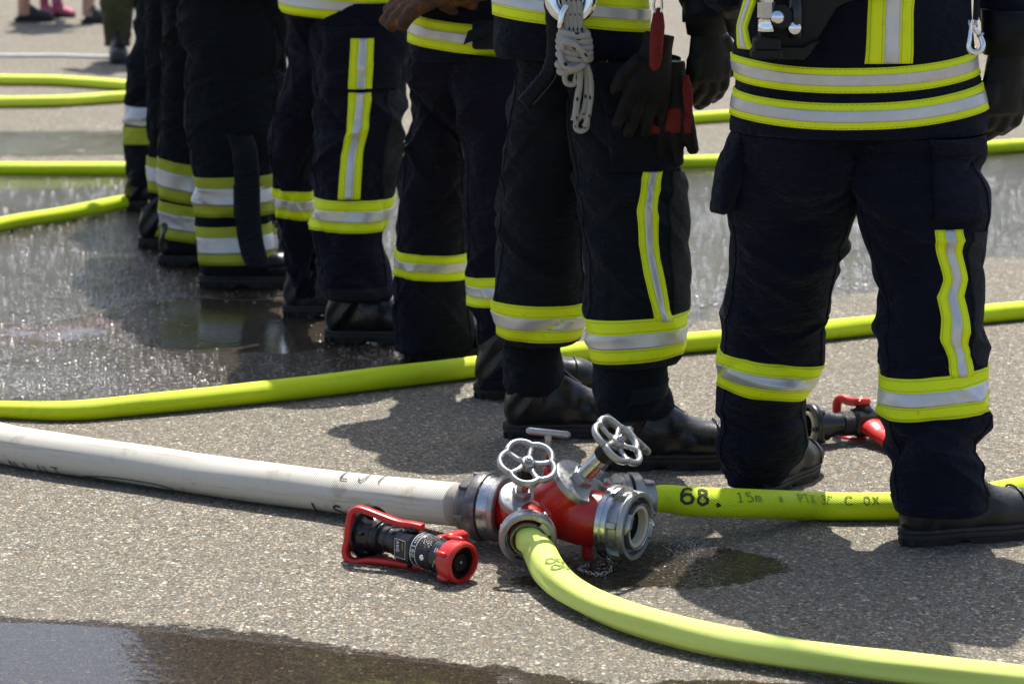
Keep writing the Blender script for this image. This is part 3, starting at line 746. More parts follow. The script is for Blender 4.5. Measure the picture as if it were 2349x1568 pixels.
# =================================================================== HOSES
def hose(name, pts, rads, mat, label, group=None, n=28, N=120, flat=.94, wob=.0012, seed=0, buckle=(), crease=0):
    """pts: list of (vx, vy, z) centre line in the picture at height z, or Vectors"""
    P = [p if isinstance(p, Vector) else VZ(p[0], p[1], p[2]) for p in pts]
    c = bez(P, N); rr = np.interp(np.linspace(0, 1, N+1), np.linspace(0, 1, len(rads)), rads)
    s = [0]
    for i in range(N): s.append(s[-1]+(c[i+1]-c[i]).length)
    fr = []; G = []; UV = []
    for i in range(N+1):
        t = (c[min(i+1, N)]-c[max(i-1, 0)]).normalized(); up = Vector((0, 0, 1)); A = (up-t*up.dot(t)).normalized(); B = t.cross(A)
        if B.y > 0: B = -B           # B towards the camera
        fr.append((c[i], A, B, t)); ring = []
        bk = sum(d*math.exp(-.5*((s[i]-s0)/.02)**2) for s0, d in buckle)
        for j in range(n):
            q = 2*PI*j/n; r = rr[i]*(1-bk*max(0, math.cos(q-.8))+crease*math.exp(-((q-1.95)/.16)**2)-crease*.6*math.exp(-((q-1.5)/.35)**2))+wob*mnoise.noise(Vector((s[i]*5, math.cos(q)*1.2, math.sin(q)*1.2+seed*7)))
            ring.append(tuple(c[i]+A*math.cos(q)*r*flat+B*math.sin(q)*r))
        G.append(ring); UV.append([(s[i], 2*PI*j/n*rr[i]) for j in range(n+1)])
    m = MB(); m.grid(G, True, np.array(UV), True, True); o = m.build(name, mat, None)
    tag(o, label, 'hose', group)
    def surf(sv, q, off=.0006):
        i = int(np.searchsorted(s, sv))-1; i = min(max(i, 0), N-1); f_ = (sv-s[i])/(s[i+1]-s[i])
        cc = c[i].lerp(c[i+1], f_); A = fr[i][1].lerp(fr[i+1][1], f_); B = fr[i][2].lerp(fr[i+1][2], f_); r = rr[i]*(1-f_)+rr[i+1]*f_+off+.0012
        return cc+A*math.cos(q)*r*flat+B*math.sin(q)*r
    o_ = (o, surf, s[-1], rr)
    return o_
FONT = {  # strokes in a 4 x 6 cell
 '6': [[(3.6, 5.4), (2.2, 6), (.8, 5), (.2, 3), (.4, 1), (1.8, 0), (3.4, .6), (3.8, 2), (3, 3.3), (1.6, 3.3), (.4, 2.2)]],
 '8': [[(2, 3.2), (.6, 4), (.6, 5.3), (2, 6), (3.4, 5.3), (3.4, 4), (2, 3.2), (.3, 2.2), (.3, .8), (2, 0), (3.7, .8), (3.7, 2.2), (2, 3.2)]],
 '.': [[(1.2, .1), (1.7, .5), (2.1, .1), (1.6, -.2), (1.2, .1)]],
 '1': [[(.8, 4.8), (2, 6), (2, 0)], [(.8, 0), (3.2, 0)]], '5': [[(3.5, 6), (.7, 6), (.5, 3.6), (2.4, 3.8), (3.6, 2.4), (3.4, .8), (2, 0), (.4, .6)]],
 'm': [[(.3, 0), (.3, 3.6)], [(.3, 3), (1.2, 3.7), (2, 3), (2, 0)], [(2, 3), (2.9, 3.7), (3.7, 3), (3.7, 0)]],
 'P': [[(.5, 0), (.5, 6), (2.8, 6), (3.6, 5.2), (3.6, 3.8), (2.8, 3), (.5, 3)]], 'T': [[(0, 6), (4, 6)], [(2, 6), (2, 0)]], 'X': [[(.3, 0), (3.7, 6)], [(.3, 6), (3.7, 0)]],
 '3': [[(.4, 5.4), (2, 6), (3.5, 5.2), (3.3, 3.8), (1.8, 3.2), (3.4, 2.6), (3.6, 1), (2, 0), (.3, .7)]], 'F': [[(.5, 0), (.5, 6), (3.6, 6)], [(.5, 3.2), (2.8, 3.2)]],
 'C': [[(3.6, 5.2), (2.4, 6), (1, 5.6), (.3, 4), (.3, 2), (1, .4), (2.4, 0), (3.6, .8)]], '0': [[(2, 6), (.6, 5), (.4, 3), (.6, 1), (2, 0), (3.4, 1), (3.6, 3), (3.4, 5), (2, 6)]],
 'O': [[(2, 6), (.6, 5), (.4, 3), (.6, 1), (2, 0), (3.4, 1), (3.6, 3), (3.4, 5), (2, 6)]], 'E': [[(3.6, 6), (.5, 6), (.5, 0), (3.6, 0)], [(.5, 3.1), (3, 3.1)]],
 'N': [[(.4, 0), (.4, 6), (3.6, 0), (3.6, 6)]], 'A': [[(.1, 0), (2, 6), (3.9, 0)], [(.8, 2), (3.2, 2)]], 'W': [[(0, 6), (1, 0), (2, 4.4), (3, 0), (4, 6)]],
 'G': [[(3.6, 5.2), (2.4, 6), (1, 5.6), (.3, 4), (.3, 2), (1, .4), (2.4, 0), (3.7, .8), (3.7, 2.8), (2.2, 2.8)]], 'L': [[(.5, 6), (.5, 0), (3.6, 0)]], 'J': [[(3.2, 6), (3.2, 1.4), (2.2, 0), (1, .2), (.5, 1.2)]],
 'S': [[(3.5, 5.3), (2, 6), (.5, 5.2), (.7, 3.7), (3.2, 2.6), (3.5, .9), (2, 0), (.4, .7)]], 'D': [[(.5, 0), (.5, 6), (2.4, 6), (3.7, 4.4), (3.7, 1.6), (2.4, 0), (.5, 0)]],
 'I': [[(2, 0), (2, 6)]], 'U': [[(.4, 6), (.4, 1.4), (1.4, 0), (2.6, 0), (3.6, 1.4), (3.6, 6)]], 'H': [[(.4, 0), (.4, 6)], [(3.6, 0), (3.6, 6)], [(.4, 3), (3.6, 3)]],
 'o': [[(2, 4), (.8, 3.4), (.6, 2), (1, .8), (2, .3), (3.2, .9), (3.4, 2), (3, 3.4), (2, 4)], [(2, 4), (2, .3)], [(.6, 2), (3.4, 2)]], 'r': [[(.6, 0), (.6, 6), (2.8, 6), (3.6, 5), (3.2, 3.4), (.6, 3)], [(2, 3), (3.6, 0)]], ' ': []}
def lettering(text, place, h, mat, parent, name='lettering', wt=.55, gap=5.2, sub=.35):
    """place(x, y) -> point; x along the text, y up, metres"""
    m = MB(); u = h/6.0; x0 = 0
    for ch in text:
        for st in FONT.get(ch, []):
            P = []
            pts = []
            for (a, b), (c, d) in zip(st[:-1], st[1:]):
                L = math.hypot(c-a, d-b); k = max(1, int(L/sub))
                for i in range(k): pts.append((a+(c-a)*i/k, b+(d-b)*i/k))
            pts.append(st[-1])
            for i, (x, y) in enumerate(pts):
                a = pts[max(i-1, 0)]; b = pts[min(i+1, len(pts)-1)]; dx, dy = b[0]-a[0], b[1]-a[1]; L = math.hypot(dx, dy) or 1
                nx, ny = -dy/L*wt/2, dx/L*wt/2
                P.append([tuple(place((x0+x+nx)*u, (y+ny)*u)), tuple(place((x0+x-nx)*u, (y-ny)*u))])
            m.grid(P)
        x0 += gap if ch not in '.I' else gap*.6
    return m.build(name, mat, parent)
R5 = .0285
h1 = hose('fire_hose', [(-160, 930, .022), (0, 938, .022), (150, 941, .024), (300, 929, .026), (500, 909, .028), (700, 887, .029), (900, 863, .029), (1100, 839, .029), (1320, 808, .028), (1600, 783, .028), (1770, 770, .028), (1950, 750, .028), (2130, 732, .027), (2300, 715, .027), (2600, 690, .027)],
          [.020, .022, .0255, .027, .0285, .0295, .0295, .0295, .029, .029, .028, .0275, .027], HY, 'yellow hose snaking from left edge past the boots of the middle firefighters', 'yellow hoses on the pavement', seed=1, N=200)
h5 = hose('fire_hose', [(-200, 388, .029), (0, 387, .029), (290, 387, .029), (620, 386, .029), (925, 384, .029), (1300, 378, .029), (1610, 371, .029), (1950, 358, .029), (2300, 336, .029), (2600, 318, .029)],
          [.029]*4, HY, 'straight yellow hose crossing behind all firefighters beside the green moss strip', 'yellow hoses on the pavement', seed=2)
h6 = hose('fire_hose', [(-200, 560, .027), (0, 515, .027), (150, 489, .027), (305, 459, .027), (480, 432, .027), (700, 396, .027), (840, 372, .075), (930, 356, .082), (1200, 308, .027), (1620, 268, .027), (2000, 250, .027), (2290, 236, .027), (2600, 222, .027)],
          [.027]*4, HY, 'yellow hose running obliquely up behind the legs from the lower left', 'yellow hoses on the pavement', seed=3, N=160)
h4 = hose('fire_hose', [(-200, 176, .028), (0, 182, .028), (130, 184, .028), (240, 191, .028), (330, 199, .028), (372, 206, .028), (372, 214, .028), (330, 218, .028), (240, 224, .028), (130, 231, .028), (0, 233, .028), (-200, 234, .028)],
          [.0275]*4, HYB, 'yellow hose doubled back in a loop, farthest on the left', 'yellow hoses on the pavement', seed=4, N=160, crease=.06, buckle=((1.62, .22), (2.55, .16), (2.0, .1)))
h7 = hose('fire_hose', [(-260, 925, .046), (-120, 975, .046), (0, 1014, .046), (150, 1040, .046), (300, 1061, .046), (450, 1084, .046), (600, 1105, .046), (750, 1124, .048), (900, 1141, .056), (980, 1150, .064), (1050, 1157, .070)],
          [.045, .045, .045, .045, .045, .045, .045], HW, 'thick white canvas supply hose entering the red divider from the left', None, 32, 140, .97, .0016, 5)
def on_hose(h, s0, phi0, rad, rev=1):
    return lambda x, y: h[1](s0+x*rev, phi0-y/rad)
# =================================================================== DIVIDER
Y0 = VZ(1345, 1283).y
C0 = VY(1300, 1170, Y0+.01); ax = Vector((.87, -.5, 0)).normalized()
div = empty('hose_divider', (C0.x, C0.y, 0), 'red three way hose divider with silver handwheels and couplings', 'hose divider')
Yc = C0.y
cap1 = VY(1194, 1140, Yc-.03); whl1 = VY(1211, 1060, Yc-.088); n1 = (whl1-cap1).normalized()
cap2 = VY(1325, 1103, Yc-.035); n2 = Vector((.60, -.36, .72)).normalized(); whl2 = cap2+n2*.125
n3 = Vector((.62, .17, .72)).normalized(); whl3 = VY(1437, 994, Yc+.075); cap3 = whl3-n3*.11
A1 = Vector((.02, -.97, -.22)).normalized(); O1 = VY(1211, 1238, Yc-.125)
A2 = Vector((.86, -.5, -.04)).normalized(); O2 = VY(1463, 1206, Yc-.085)
A3 = Vector((.95, .28, -.06)).normalized(); O3 = VY(1450, 1143, Yc+.13)
Ain = Vector((-.88, .47, -.02)).normalized(); Oin = VY(1128, 1163, Yc+.085)
b = MB()
inb = Oin-Ain*.01
b.tube([inb, inb-Ain*.02, inb-Ain*.055, C0+Vector((-.01, .0, .0))], [.040, .043, .052, .052], 32)
mid2 = O2-A2*.115
b.tube([C0+Vector((-.02, .01, 0)), C0+Vector((.01, 0, 0)), mid2, O2-A2*.065], [.056, .061, .058, .050], 32)
r1 = C0-ax*.072+Vector((0, 0, -.0))
b.tube([r1, r1.lerp(O1, .4), O1-A1*.02], [.046, .042, .038], 28)
b.tube([C0+Vector((0, .02, 0)), C0.lerp(O3, .5), O3-A3*.05], [.048, .042, .034], 28)
b.tube([cap1-n1*.004, cap1-n1*.03, r1], [.040, .039, .040], 32)
b.tube([cap2-n2*.004, cap2-n2*.04, cap2-n2*.10], [.049, .052, .050], 32)
b.tube([cap3-n3*.004, cap3-n3*.04, cap3-n3*.08], [.038, .038, .036], 32)
post = VY(1258, 1068, Yc+.035)
b.tube([post, post-Vector((0, 0, .06)), Vector((post.x+.004, post.y, C0.z))], [.0115, .012, .03], 18)
for fv in ((1347, 1283), (1243, 1262), (1352, 1218)):
    p = VZ(*fv, 0.0)
    b.tube([p+Vector((0, 0, .002)), p+Vector((0, 0, .05)), p.lerp(C0, .5)+Vector((0, 0, .02)), C0], [.0115, .0125, .02, .02], 14)
body = b.build('valve_body', RED, div); remesh(body, .0035, 6)
def cap_disc(c, n, r, hexn=6):
    m = MB(); m.lathe(c, n, [(-.012, r*.97), (-.0105, r), (.001, r), (.0025, r*.985), (.004, r*.93), (.006, r*.5), (.0075, r*.42)], 56)
    o = m.build('bonnet_plate', ALU, div, angle=35); return o
def spin(c, n, prof, nseg, name, mat, parent, angle=30):
    m = MB(); m.lathe(c, n, prof, nseg); return m.build(name, mat, parent, angle=angle)
def frame(n):
    n = n.normalized(); r0 = Vector((0, 0, 1)) if abs(n.z) < .9 else Vector((1, 0, 0)); U = (r0-n*r0.dot(n)).normalized(); return U, n.cross(U)
def wheel(c, n, R, parent, rot=0):
    U, W = frame(n); m = MB(); N = 100; pts = []
    for i in range(N+1):
        q = 2*PI*i/N; rr = R*(.84+.175*abs(math.cos(2.5*q))**.85) ; pts.append(c+(U*math.cos(q+rot)+W*math.sin(q+rot))*rr)
    P = []
    for i in range(N):
        t = (pts[(i+1) % N]-pts[i-1 if i else N-1]).normalized(); A = n; B = t.cross(A)
        P.append([tuple(pts[i]+A*(.0074*math.cos(q))+B*(.0060*math.sin(q))) for q in np.linspace(0, 2*PI, 13)[:-1]])
    P.append(P[0]); m.grid(P, True)
    o = m.build('handwheel', ALU, parent)
    m = MB()
    for k in range(5):
        q = 2*PI*(k+.5)/5+rot; d = U*math.cos(q)+W*math.sin(q); pp = [c-n*.003+d*.012, c-n*.003+d*R*.45, c+d*R*.78, c+d*R*.86]; m.tube(pp, [.0075, .0052, .0056, .0075], 10, flat=.8, up=tuple(n))
    m.lathe(c, n, [(-.014, .012), (-.012, .0135), (.003, .0135), (.006, .012), (.007, .0095)], 28)
    m.build('spokes', ALU, o)
    spin(c, n, [(.007, .0085), (.012, .0085), (.0135, .0072)], 6, 'nut', ALUP, o, 20)
    spin(c, n, [(.0135, .0048), (.0165, .0048), (.0172, .004)], 20, 'bolt_end', ALUP, o)
    return o
cap_disc(cap1, n1, .0415); cap_disc(cap2, n2, .0525); cap_disc(cap3, n3, .04)
for c_, n_, w_, s_, k in ((cap1, n1, whl1, .0125, 1), (cap2, n2, whl2, .0165, 0), (cap3, n3, whl3, .013, 0)):
    L = (w_-c_).length
    spin(c_, n_, [(.004, s_*1.5), (.02, s_*1.5), (.024, s_*1.3)], 6, 'hex_collar', ALU, div, 20)
    spin(c_, n_, [(.02, s_*.95), (L*.6, s_*.95), (L*.6+.002, s_*.8), (L-.004, s_*.6)], 28, 'spindle', ALUP, div)
    spin(c_, n_, [(L*.62, s_*1.2), (L*.62+.002, s_*1.3), (L*.86, s_*1.3), (L*.88, s_*1.1)], 8, 'spindle_sleeve', BLKR, div, 20)
wheel(whl1, n1, .0535, div, .25); wheel(whl2, n2, .0545, div, .9); wheel(whl3, n3, .0545, div, .3)
# T handle
tb = VY(1258, 992, Yc+.035)
m = MB(); m.tube([post+Vector((0, 0, -.005)), tb-Vector((0, 0, .014)), tb], [.0058, .0062, .009], 12)
tl = VY(1207, 986, Yc+.03); tr = VY(1309, 997, Yc+.04); d = (tr-tl).normalized()
m.tube([tl, tl+d*.004, tl+d*.008, tr-d*.008, tr-d*.004, tr], [.003, .0062, .0075, .0075, .0062, .003], 14); m.build('tee_handle', ALU, div)
def storz(O, A, R, name, parent, mat, mat2, depth=.05, open_=True, claws=True, lugs=6, back=True, rot=0.0, hub=.66, bore=.52):
    """O: centre of the front face, A: outward axis"""
    A = A.normalized(); U, W = frame(A)
    prof = [(-depth, R*hub), (-depth*.62, R*hub), (-depth*.56, R*.9), (-depth*.54, R*.985), (-depth*.34, R), (-depth*.33, R*.97), (-depth*.30, R*.97), (-depth*.29, R), (-.006, R), (-.002, R*.985), (0, R*.95), (0, R*.80), (-.004, R*.78), (-.012, R*.77), (-.012, R*bore), (-.05, R*bore*.95)]
    m = MB(); m.lathe(O, A, prof, 72, False); o = m.build(name, mat, parent, angle=32)
    if claws:
        for k in range(2):
            m = MB(); c0 = rot+PI*k
            P = []
            for j in range(12):
                q = c0+j/11*.62
                e1, e2 = R*.66, R*.84
                P.append([tuple(O+A*z_+(U*math.cos(q)+W*math.sin(q))*r_) for r_, z_ in ((e1, -.012), (e1, .007-.004*j/11), (e2, .007-.004*j/11), (e2, -.012))])
            m.grid(P, True, None, True, True); m.build('claw', mat, o, angle=35)
    for k in range(lugs):
        m = MB(); q = rot+.5+2*PI*k/lugs; dr = U*math.cos(q)+W*math.sin(q); dt = A.cross(dr)
        m.box(O-A*depth*.72+dr*R*.80, .0045, R*.16, depth*.16, (dt, dr, A), .0015); m.build('lug', mat, o, angle=35)
    if open_:
        m = MB(); m.lathe(O, A, [(-.014, R*.50), (.002, R*.50), (.004, R*.52), (.004, R*.64), (.0, R*.66), (-.013, R*.66)], 56, False); m.build('gasket', GASK, o, angle=35)
        m = MB(); m.lathe(O, A, [(-.035, R*.02), (-.035, R*.49), (.001, R*.50)], 40, False); m.build('bore', BLKR, o)
    return o
# inlet pair: silver on the divider, worn dark on the white hose
storz(Oin-Ain*.035, -Ain, .066, 'inlet_coupling', div, ALU, ALU, .05, False, False, 6, rot=.2)
m = MB(); m.lathe(Oin, -Ain, [(-.004, .064), (.0, .0665), (.022, .0665), (.024, .064)], 64); m.build('polished_ring', ALUP, div, angle=30)
dk = Oin+Ain*.006
m = MB(); m.lathe(dk, Ain, [(-.002, .055), (0, .067), (.016, .0695), (.022, .067), (.024, .060), (.042, .058), (.050, .054), (.053, .050)], 64)
cpl = m.build('hose_coupling', ALUD, h7[0], angle=32)
U_, W_ = frame(Ain)
for k in range(6):
    m = MB(); q = k*PI/3+.35; dr = U_*math.cos(q)+W_*math.sin(q); m.box(dk+Ain*.034+dr*.060, .005, .006, .011, (Ain.cross(dr), dr, Ain), .002); m.build('lug', ALUD, cpl, angle=35)
# large front-right outlet
m = MB(); m.lathe(O2, A2, [(-.066, .047), (-.055, .049), (-.036, .060), (-.034, .0625), (-.016, .0625), (-.012, .0665), (-.003, .0668), (0, .0655), (0, .0575), (-.003, .056), (-.016, .055), (-.016, .046)], 72, False); oc = m.build('outlet_coupling', ALU, div, angle=32)
m = MB(); m.lathe(O2, A2, [(-.068, .047), (-.060, .0705), (-.057, .0725), (-.047, .0725), (-.0455, .0705), (-.044, .0705), (-.0425, .0725), (-.034, .0722), (-.031, .062)], 72, False); m.build('lock_ring', ALUP, div, angle=30)
U_, W_ = frame(A2)
for k in range(6):
    q = .35+k*PI/3; dr = U_*math.cos(q)+W_*math.sin(q); m = MB(); m.box(O2-A2*.024+dr*.0655, .0062, .0052, .0105, (A2.cross(dr), dr, A2), .0018); m.build('lug', ALU, oc, angle=35)
for k in range(2):
    c0 = .9+PI*k; P = []
    for j in range(14):
        q = c0+j/13*.75; hh = .010 if j < 10 else .010-.008*(j-9)/4
        P.append([tuple(O2+A2*z_+(U_*math.cos(q)+W_*math.sin(q))*r_) for r_, z_ in ((.043, -.014), (.043, hh-.004), (.0445, hh), (.0535, hh), (.0545, hh-.003), (.0545, -.014))])
    m = MB(); m.grid(P, True, None, True, True); m.build('claw', ALU, oc, angle=35)
m = MB(); m.lathe(O2, A2, [(-.016, .033), (.0, .0335), (.002, .035), (.002, .0405), (.0, .042), (-.016, .0425)], 56, False); m.build('gasket', GASK, oc, angle=35)
m = MB(); m.lathe(O2, A2, [(-.016, .0425), (.003, .0425), (.0045, .0435), (.0045, .0455), (-.016, .047)], 60, False); m.build('reducer_rim', ALUP, oc, angle=30)
m = MB(); m.lathe(O2, A2, [(-.045, .002), (-.045, .034), (-.002, .0335)], 40, False); m.build('bore', BLKR, oc)
# front-left outlet, hose clamped in
storz(O1, A1, .0555, 'outlet_coupling', div, ALU, ALU, .045, False, True, 6, rot=1.9, hub=.72, bore=.72)
m = MB(); m.lathe(O1, A1, [(-.02, .020), (-.014, .034), (-.004, .036), (.0, .034), (-.002, .030), (-.016, .029)], 48, False); m.build('inner_ring', ALUP, div, angle=30)
# back outlet and its hose coupling
storz(O3-A3*.012, A3, .052, 'outlet_coupling', div, ALU, ALU, .042, False, False, 4, rot=.2)
m = MB(); m.lathe(O3-A3*.008, A3, [(0, .046), (.001, .053), (.018, .053), (.021, .050), (.022, .040), (.045, .0385), (.049, .0365), (.05, .03)], 56); c3 = m.build('hose_coupling', ALU, None, angle=32)
U_, W_ = frame(A3); lug3 = []
for k in range(4):
    m = MB(); q = k*PI/2+.5; dr = U_*math.cos(q)+W_*math.sin(q); m.box(O3+A3*.026+dr*.042, .0045, .005, .011, (A3.cross(dr), dr, A3), .0015); lug3.append(m.build('lug', ALU, None, angle=35))
h2 = hose('fire_hose', [O3+A3*.035, O3+A3*.075, VY(1590, 1149, Yc+.155), VY(1700, 1153, Yc+.175), (1850, 1158, .033), (1950, 1160, .03), (2080, 1158, .03), (2200, 1146, .03), (2349, 1120, .03), (2500, 1092, .03), (2700, 1060, .03)],
          [.027, .031, .0315, .031, .030, .029, .029, .029], HY, 'bright yellow hose marked 68. leading right from the divider', 'yellow hoses on the pavement', seed=6, N=160)
c3.parent = h2[0]
for q in lug3: q.parent = c3
h3 = hose('fire_hose', [O1-A1*.02, O1+A1*.01+Vector((.006, 0, .002)), (1238, 1262, .058), (1265, 1310, .044), (1310, 1353, .036), (1390, 1394, .032), (1490, 1430, .032), (1620, 1462, .032), (1789, 1492, .032), (1980, 1520, .032), (2180, 1543, .032), (2349, 1561, .032), (2600, 1590, .032)],
          [.025, .030, .031, .029, .0295, .030, .030, .030, .030], HP, 'pale yellow hose numbered 88 curving across the foreground from the divider', 'yellow hoses on the pavement', seed=7, N=200, wob=.0035, flat=.9, crease=.13)
# printing on the hoses
def s_at(h, vx):
    best = 0; bd = 1e9
    for i in range(300):
        s_ = h[2]*i/299; p = h[1](s_, 1.0); q = p-Vector((0, 0, H)); 
        f_ = q.y*math.cos(TH)-q.z*math.sin(TH); x = (512+F*q.x/f_)/K
        if abs(x-vx) < bd: bd = abs(x-vx); best = s_
    return best
lettering('68.', on_hose(h2, s_at(h2, 1560), 1.50, .031), .036, INK, h2[0], 'marking', 1.0, 5.4)
lettering('15m', on_hose(h2, s_at(h2, 1690), 1.25, .031), .021, INKS, h2[0], 'print', .75)
lettering('o', on_hose(h2, s_at(h2, 1785), 1.25, .031), .02, INKS, h2[0], 'print', .4)
lettering('PTX 3F C 0X', on_hose(h2, s_at(h2, 1835), 1.22, .031), .021, INKS, h2[0], 'print', .75)
lettering('88', on_hose(h3, s_at(h3, 1240)-.014, .50, .034), .037, INKS, h3[0], 'marking', .85, 5.2)
lettering('LJT', on_hose(h7, s_at(h7, 770), .62, .047), .036, INKG, h7[0], 'print', .5, 7.5)
lettering('LS', on_hose(h7, s_at(h7, 712), 2.72, .047), .036, INK, h7[0], 'print', .8, 9)
lettering('NLUT', on_hose(h7, s_at(h7, 15), 2.72, .047), .03, INKG, h7[0], 'print', .6, 8)
m = MB()
P = [on_hose(h7, s_at(h7, 180), 2.45, .047)(x, y) for x, y in ((0, 0), (.08, .012), (.2, .012), (.24, .0), (.22, -.008), (.1, -.006), (.0, 0))]
m.tube(bez(P, 60), .0012, 5); m.build('print', INKG, h7[0])
# chain hanging from the outlet
ch = empty('chain', VY(1395, 1300, Yc-.06), 'short steel chain drooping from the big outlet coupling to the ground', 'chain')
m = MB(); ck = O2+Vector((-.038, -.02, -.052))
c1 = VY(1392, 1240, Yc-.105); hook = bez([c1+Vector((-.012, 0, .012)), c1+Vector((.01, -.004, .014)), c1+Vector((.02, 0, .004)), c1+Vector((.004, 0, -.006)), c1+Vector((-.004, 0, -.018))], 20)
m.tube(hook, .0011, 6); m.build('hook', ALUP, ch)
path = bez([VY(1388, 1252, Yc-.105), VY(1396, 1278, Yc-.105), VZ(1402, 1305, .006), VZ(1372, 1316, .004), VZ(1345, 1310, .004), VZ(1328, 1302, .004), VZ(1350, 1293, .004)], 22)
for i in range(len(path)-1):
    a_, b_ = path[i], path[i+1]; t = (b_-a_).normalized(); U_, W_ = frame(t); Sx = U_ if i % 2 else W_; c_ = (a_+b_)/2; l = (b_-a_).length*.62
    pts = [c_+t*math.cos(q)*l*.95+Sx*math.sin(q)*.0036 for q in np.linspace(0, 2*PI, 15)]
    m = MB(); m.tube(pts, .0010, 6, False); m.build('chain_link', ALUP, ch)
# =================================================================== NOZZLES
def noz_frame(P0, P1):
    a_ = (P1-P0).normalized(); up = Vector((0, 0, 1)); u_ = (up-a_*up.dot(a_)).normalized(); s_ = a_.cross(u_); return a_, u_, s_
P0 = VZ(845, 1218, .05); P1 = VZ(1064, 1291, .040)
a_, u_, s_ = noz_frame(P0, P1); LN = (P1-P0).length; kz = LN/.28
nz = empty('spray_nozzle', P0.lerp(P1, .5)*1.0, 'black and red fog nozzle lying in front of the white hose', 'nozzle')
def seg(name, t0, prof, mat, par=None, n=44, ang=32): 
    m = MB(); m.lathe(P0, a_, [(t*kz, r*kz) for t, r in prof], n); return m.build(name, mat, par or nz, angle=ang)
cp = seg('coupling', 0, [(-.014, .030), (-.014, .051/kz), (-.012, .053/kz), (.004, .053/kz), (.007, .051/kz), (.008, .042), (.016, .038), (.030, .037), (.036, .033)], BLK)
U_, W_ = u_, s_
for k in range(6):
    m = MB(); q = k*PI/3+.3; dr = U_*math.cos(q)+W_*math.sin(q); m.box(P0+a_*.016+dr*.0415, .004, .004, .011, (a_.cross(dr), dr, a_), .0015); m.build('lug', BLK, cp, angle=35)
seg('hub', 0, [(.03, .034), (.045, .034), (.048, .030), (.052, .030), (.054, .025), (.066, .025), (.068, .0275), (.073, .0275), (.075, .025), (.088, .025), (.09, .0285), (.100, .0285), (.106, .024)], BLK)
bd = MB(); bd.box(P0+a_*.131*kz, .029, .029, .029, (s_, u_, a_), .009); block = bd.build('valve_block', BLK, nz, angle=30)
tow = (Vector((0, 0, H))-P0).normalized()
side_ = s_ if s_.dot(tow) > 0 else -s_
fc = P0+a_*.128*kz+side_*.0296
lab = MB()
for (x, y, sx, sy) in ((0, .018, .015, .0005), (0, -.018, .015, .0005), (-.0148, 0, .0005, .018), (.0148, 0, .0005, .018)): lab.box(fc+a_*x+u_*y, sx, sy, .0003, (a_, u_, side_))
lab.build('label_frame', WP, block, smooth=False)
dirx = -u_; diry = a_
lettering('AWG', lambda x, y: fc+side_*.0006+u_*(.015-x)+a_*(-.010+y), .0085, WP, block, 'lettering', 1.3, 5.6)
lettering('IIIIIIIIII', lambda x, y: fc+side_*.0006+u_*(.014-x*1.0)+a_*(.006+y), .003, WP, block, 'lettering', 1.0, 5)
seg('scale_ring', 0, [(.150, .024), (.158, .030), (.160, .0335), (.176, .034), (.178, .0335)], BLK)
seg('ring_line', 0, [(.1600, .0339), (.1600, .0345), (.1615, .0345), (.1615, .0339)], WP, ang=20); seg('ring_line', 0, [(.1740, .0341), (.1740, .0347), (.1755, .0347), (.1755, .0341)], WP, ang=20)
Rr = .0348*kz
def ringplace(t, q0):
    return lambda x, y: P0+a_*((t+y)*kz)+(side_*math.cos(q0+x/Rr)+u_*math.sin(q0+x/Rr)*1.0)*Rr
# text reads around the ring
lettering('180', lambda x, y: P0+a_*((.1635+y)*kz)+(side_*math.cos(.55-x/Rr)+u_*math.sin(.55-x/Rr))*Rr, .009, WP, nz, 'lettering', 1.1, 6)
lettering('IIIIIII', lambda x, y: P0+a_*((.1650+y)*kz)+(side_*math.cos(1.5-x/Rr)+u_*math.sin(1.5-x/Rr))*Rr, .006, WP, nz, 'lettering', 1.2, 7)
seg('knurled_sleeve', 0, [(.178, .0335), (.180, .0345), (.208, .0345), (.210, .0335)], KNURL)
seg('barrel', 0, [(.208, .0325), (.236, .0325), (.246, .034)], BLK)
m = MB(); dp = side_*.97+u_*-.05; dp.normalize(); m.lathe(P0+a_*.196*kz+dp*.033*kz, dp, [(0, .0065), (.002, .0065), (.004, .0052), (.0052, .002)], 20); m.build('rivet', CHR, nz)
for q0, q1, t0_, t1_ in ((.05, -.5, .232, .222), (.05, -.6, .232, .238)):
    m = MB(); pp = []
    for i in range(14):
        x = i/13; q = q0+(q1-q0)*x; pp.append(P0+a_*((t0_+(t1_-t0_)*x)*kz)+(side_*math.cos(q)+u_*math.sin(q))*(.0328*kz))
    m.tube(pp, .0007, 5); m.build('scale_mark', WP, nz)
lettering('II', lambda x, y: P0+a_*((.222+x)*kz)+(side_*math.cos(.5+y/Rr)+u_*math.sin(.5+y/Rr))*(.0330*kz), .010, WP, nz, 'scale_mark', 1.1, 5)
hd_ = seg('spray_head', 0, [(.236, .034), (.240, .0385), (.246, .0405), (.268, .0425), (.276, .042), (.280, .039), (.281, .0335), (.277, .0325), (.262, .032)], REDP, n=64)
for k in range(5):
    m = MB(); q = k*2*PI/5+.5; dr = side_*math.cos(q)+u_*math.sin(q); m.tube([P0+a_*.238*kz+dr*.040*kz, P0+a_*.244*kz+dr*.0425*kz, P0+a_*.262*kz+dr*.0435*kz, P0+a_*.268*kz+dr*.042*kz], [.003, .0055, .0055, .003], 12); m.build('grip_rib', REDP, hd_)
m = MB(); m.lathe(P0, a_, [(.262*kz, .0325*kz), (.268*kz, .031*kz), (.268*kz, .024*kz), (.262*kz, .022*kz), (.262*kz, .018*kz), (.271*kz, .017*kz), (.272*kz, .004*kz)], 56); nf = m.build('nozzle_face', BLKR, hd_, angle=35)
m = MB()
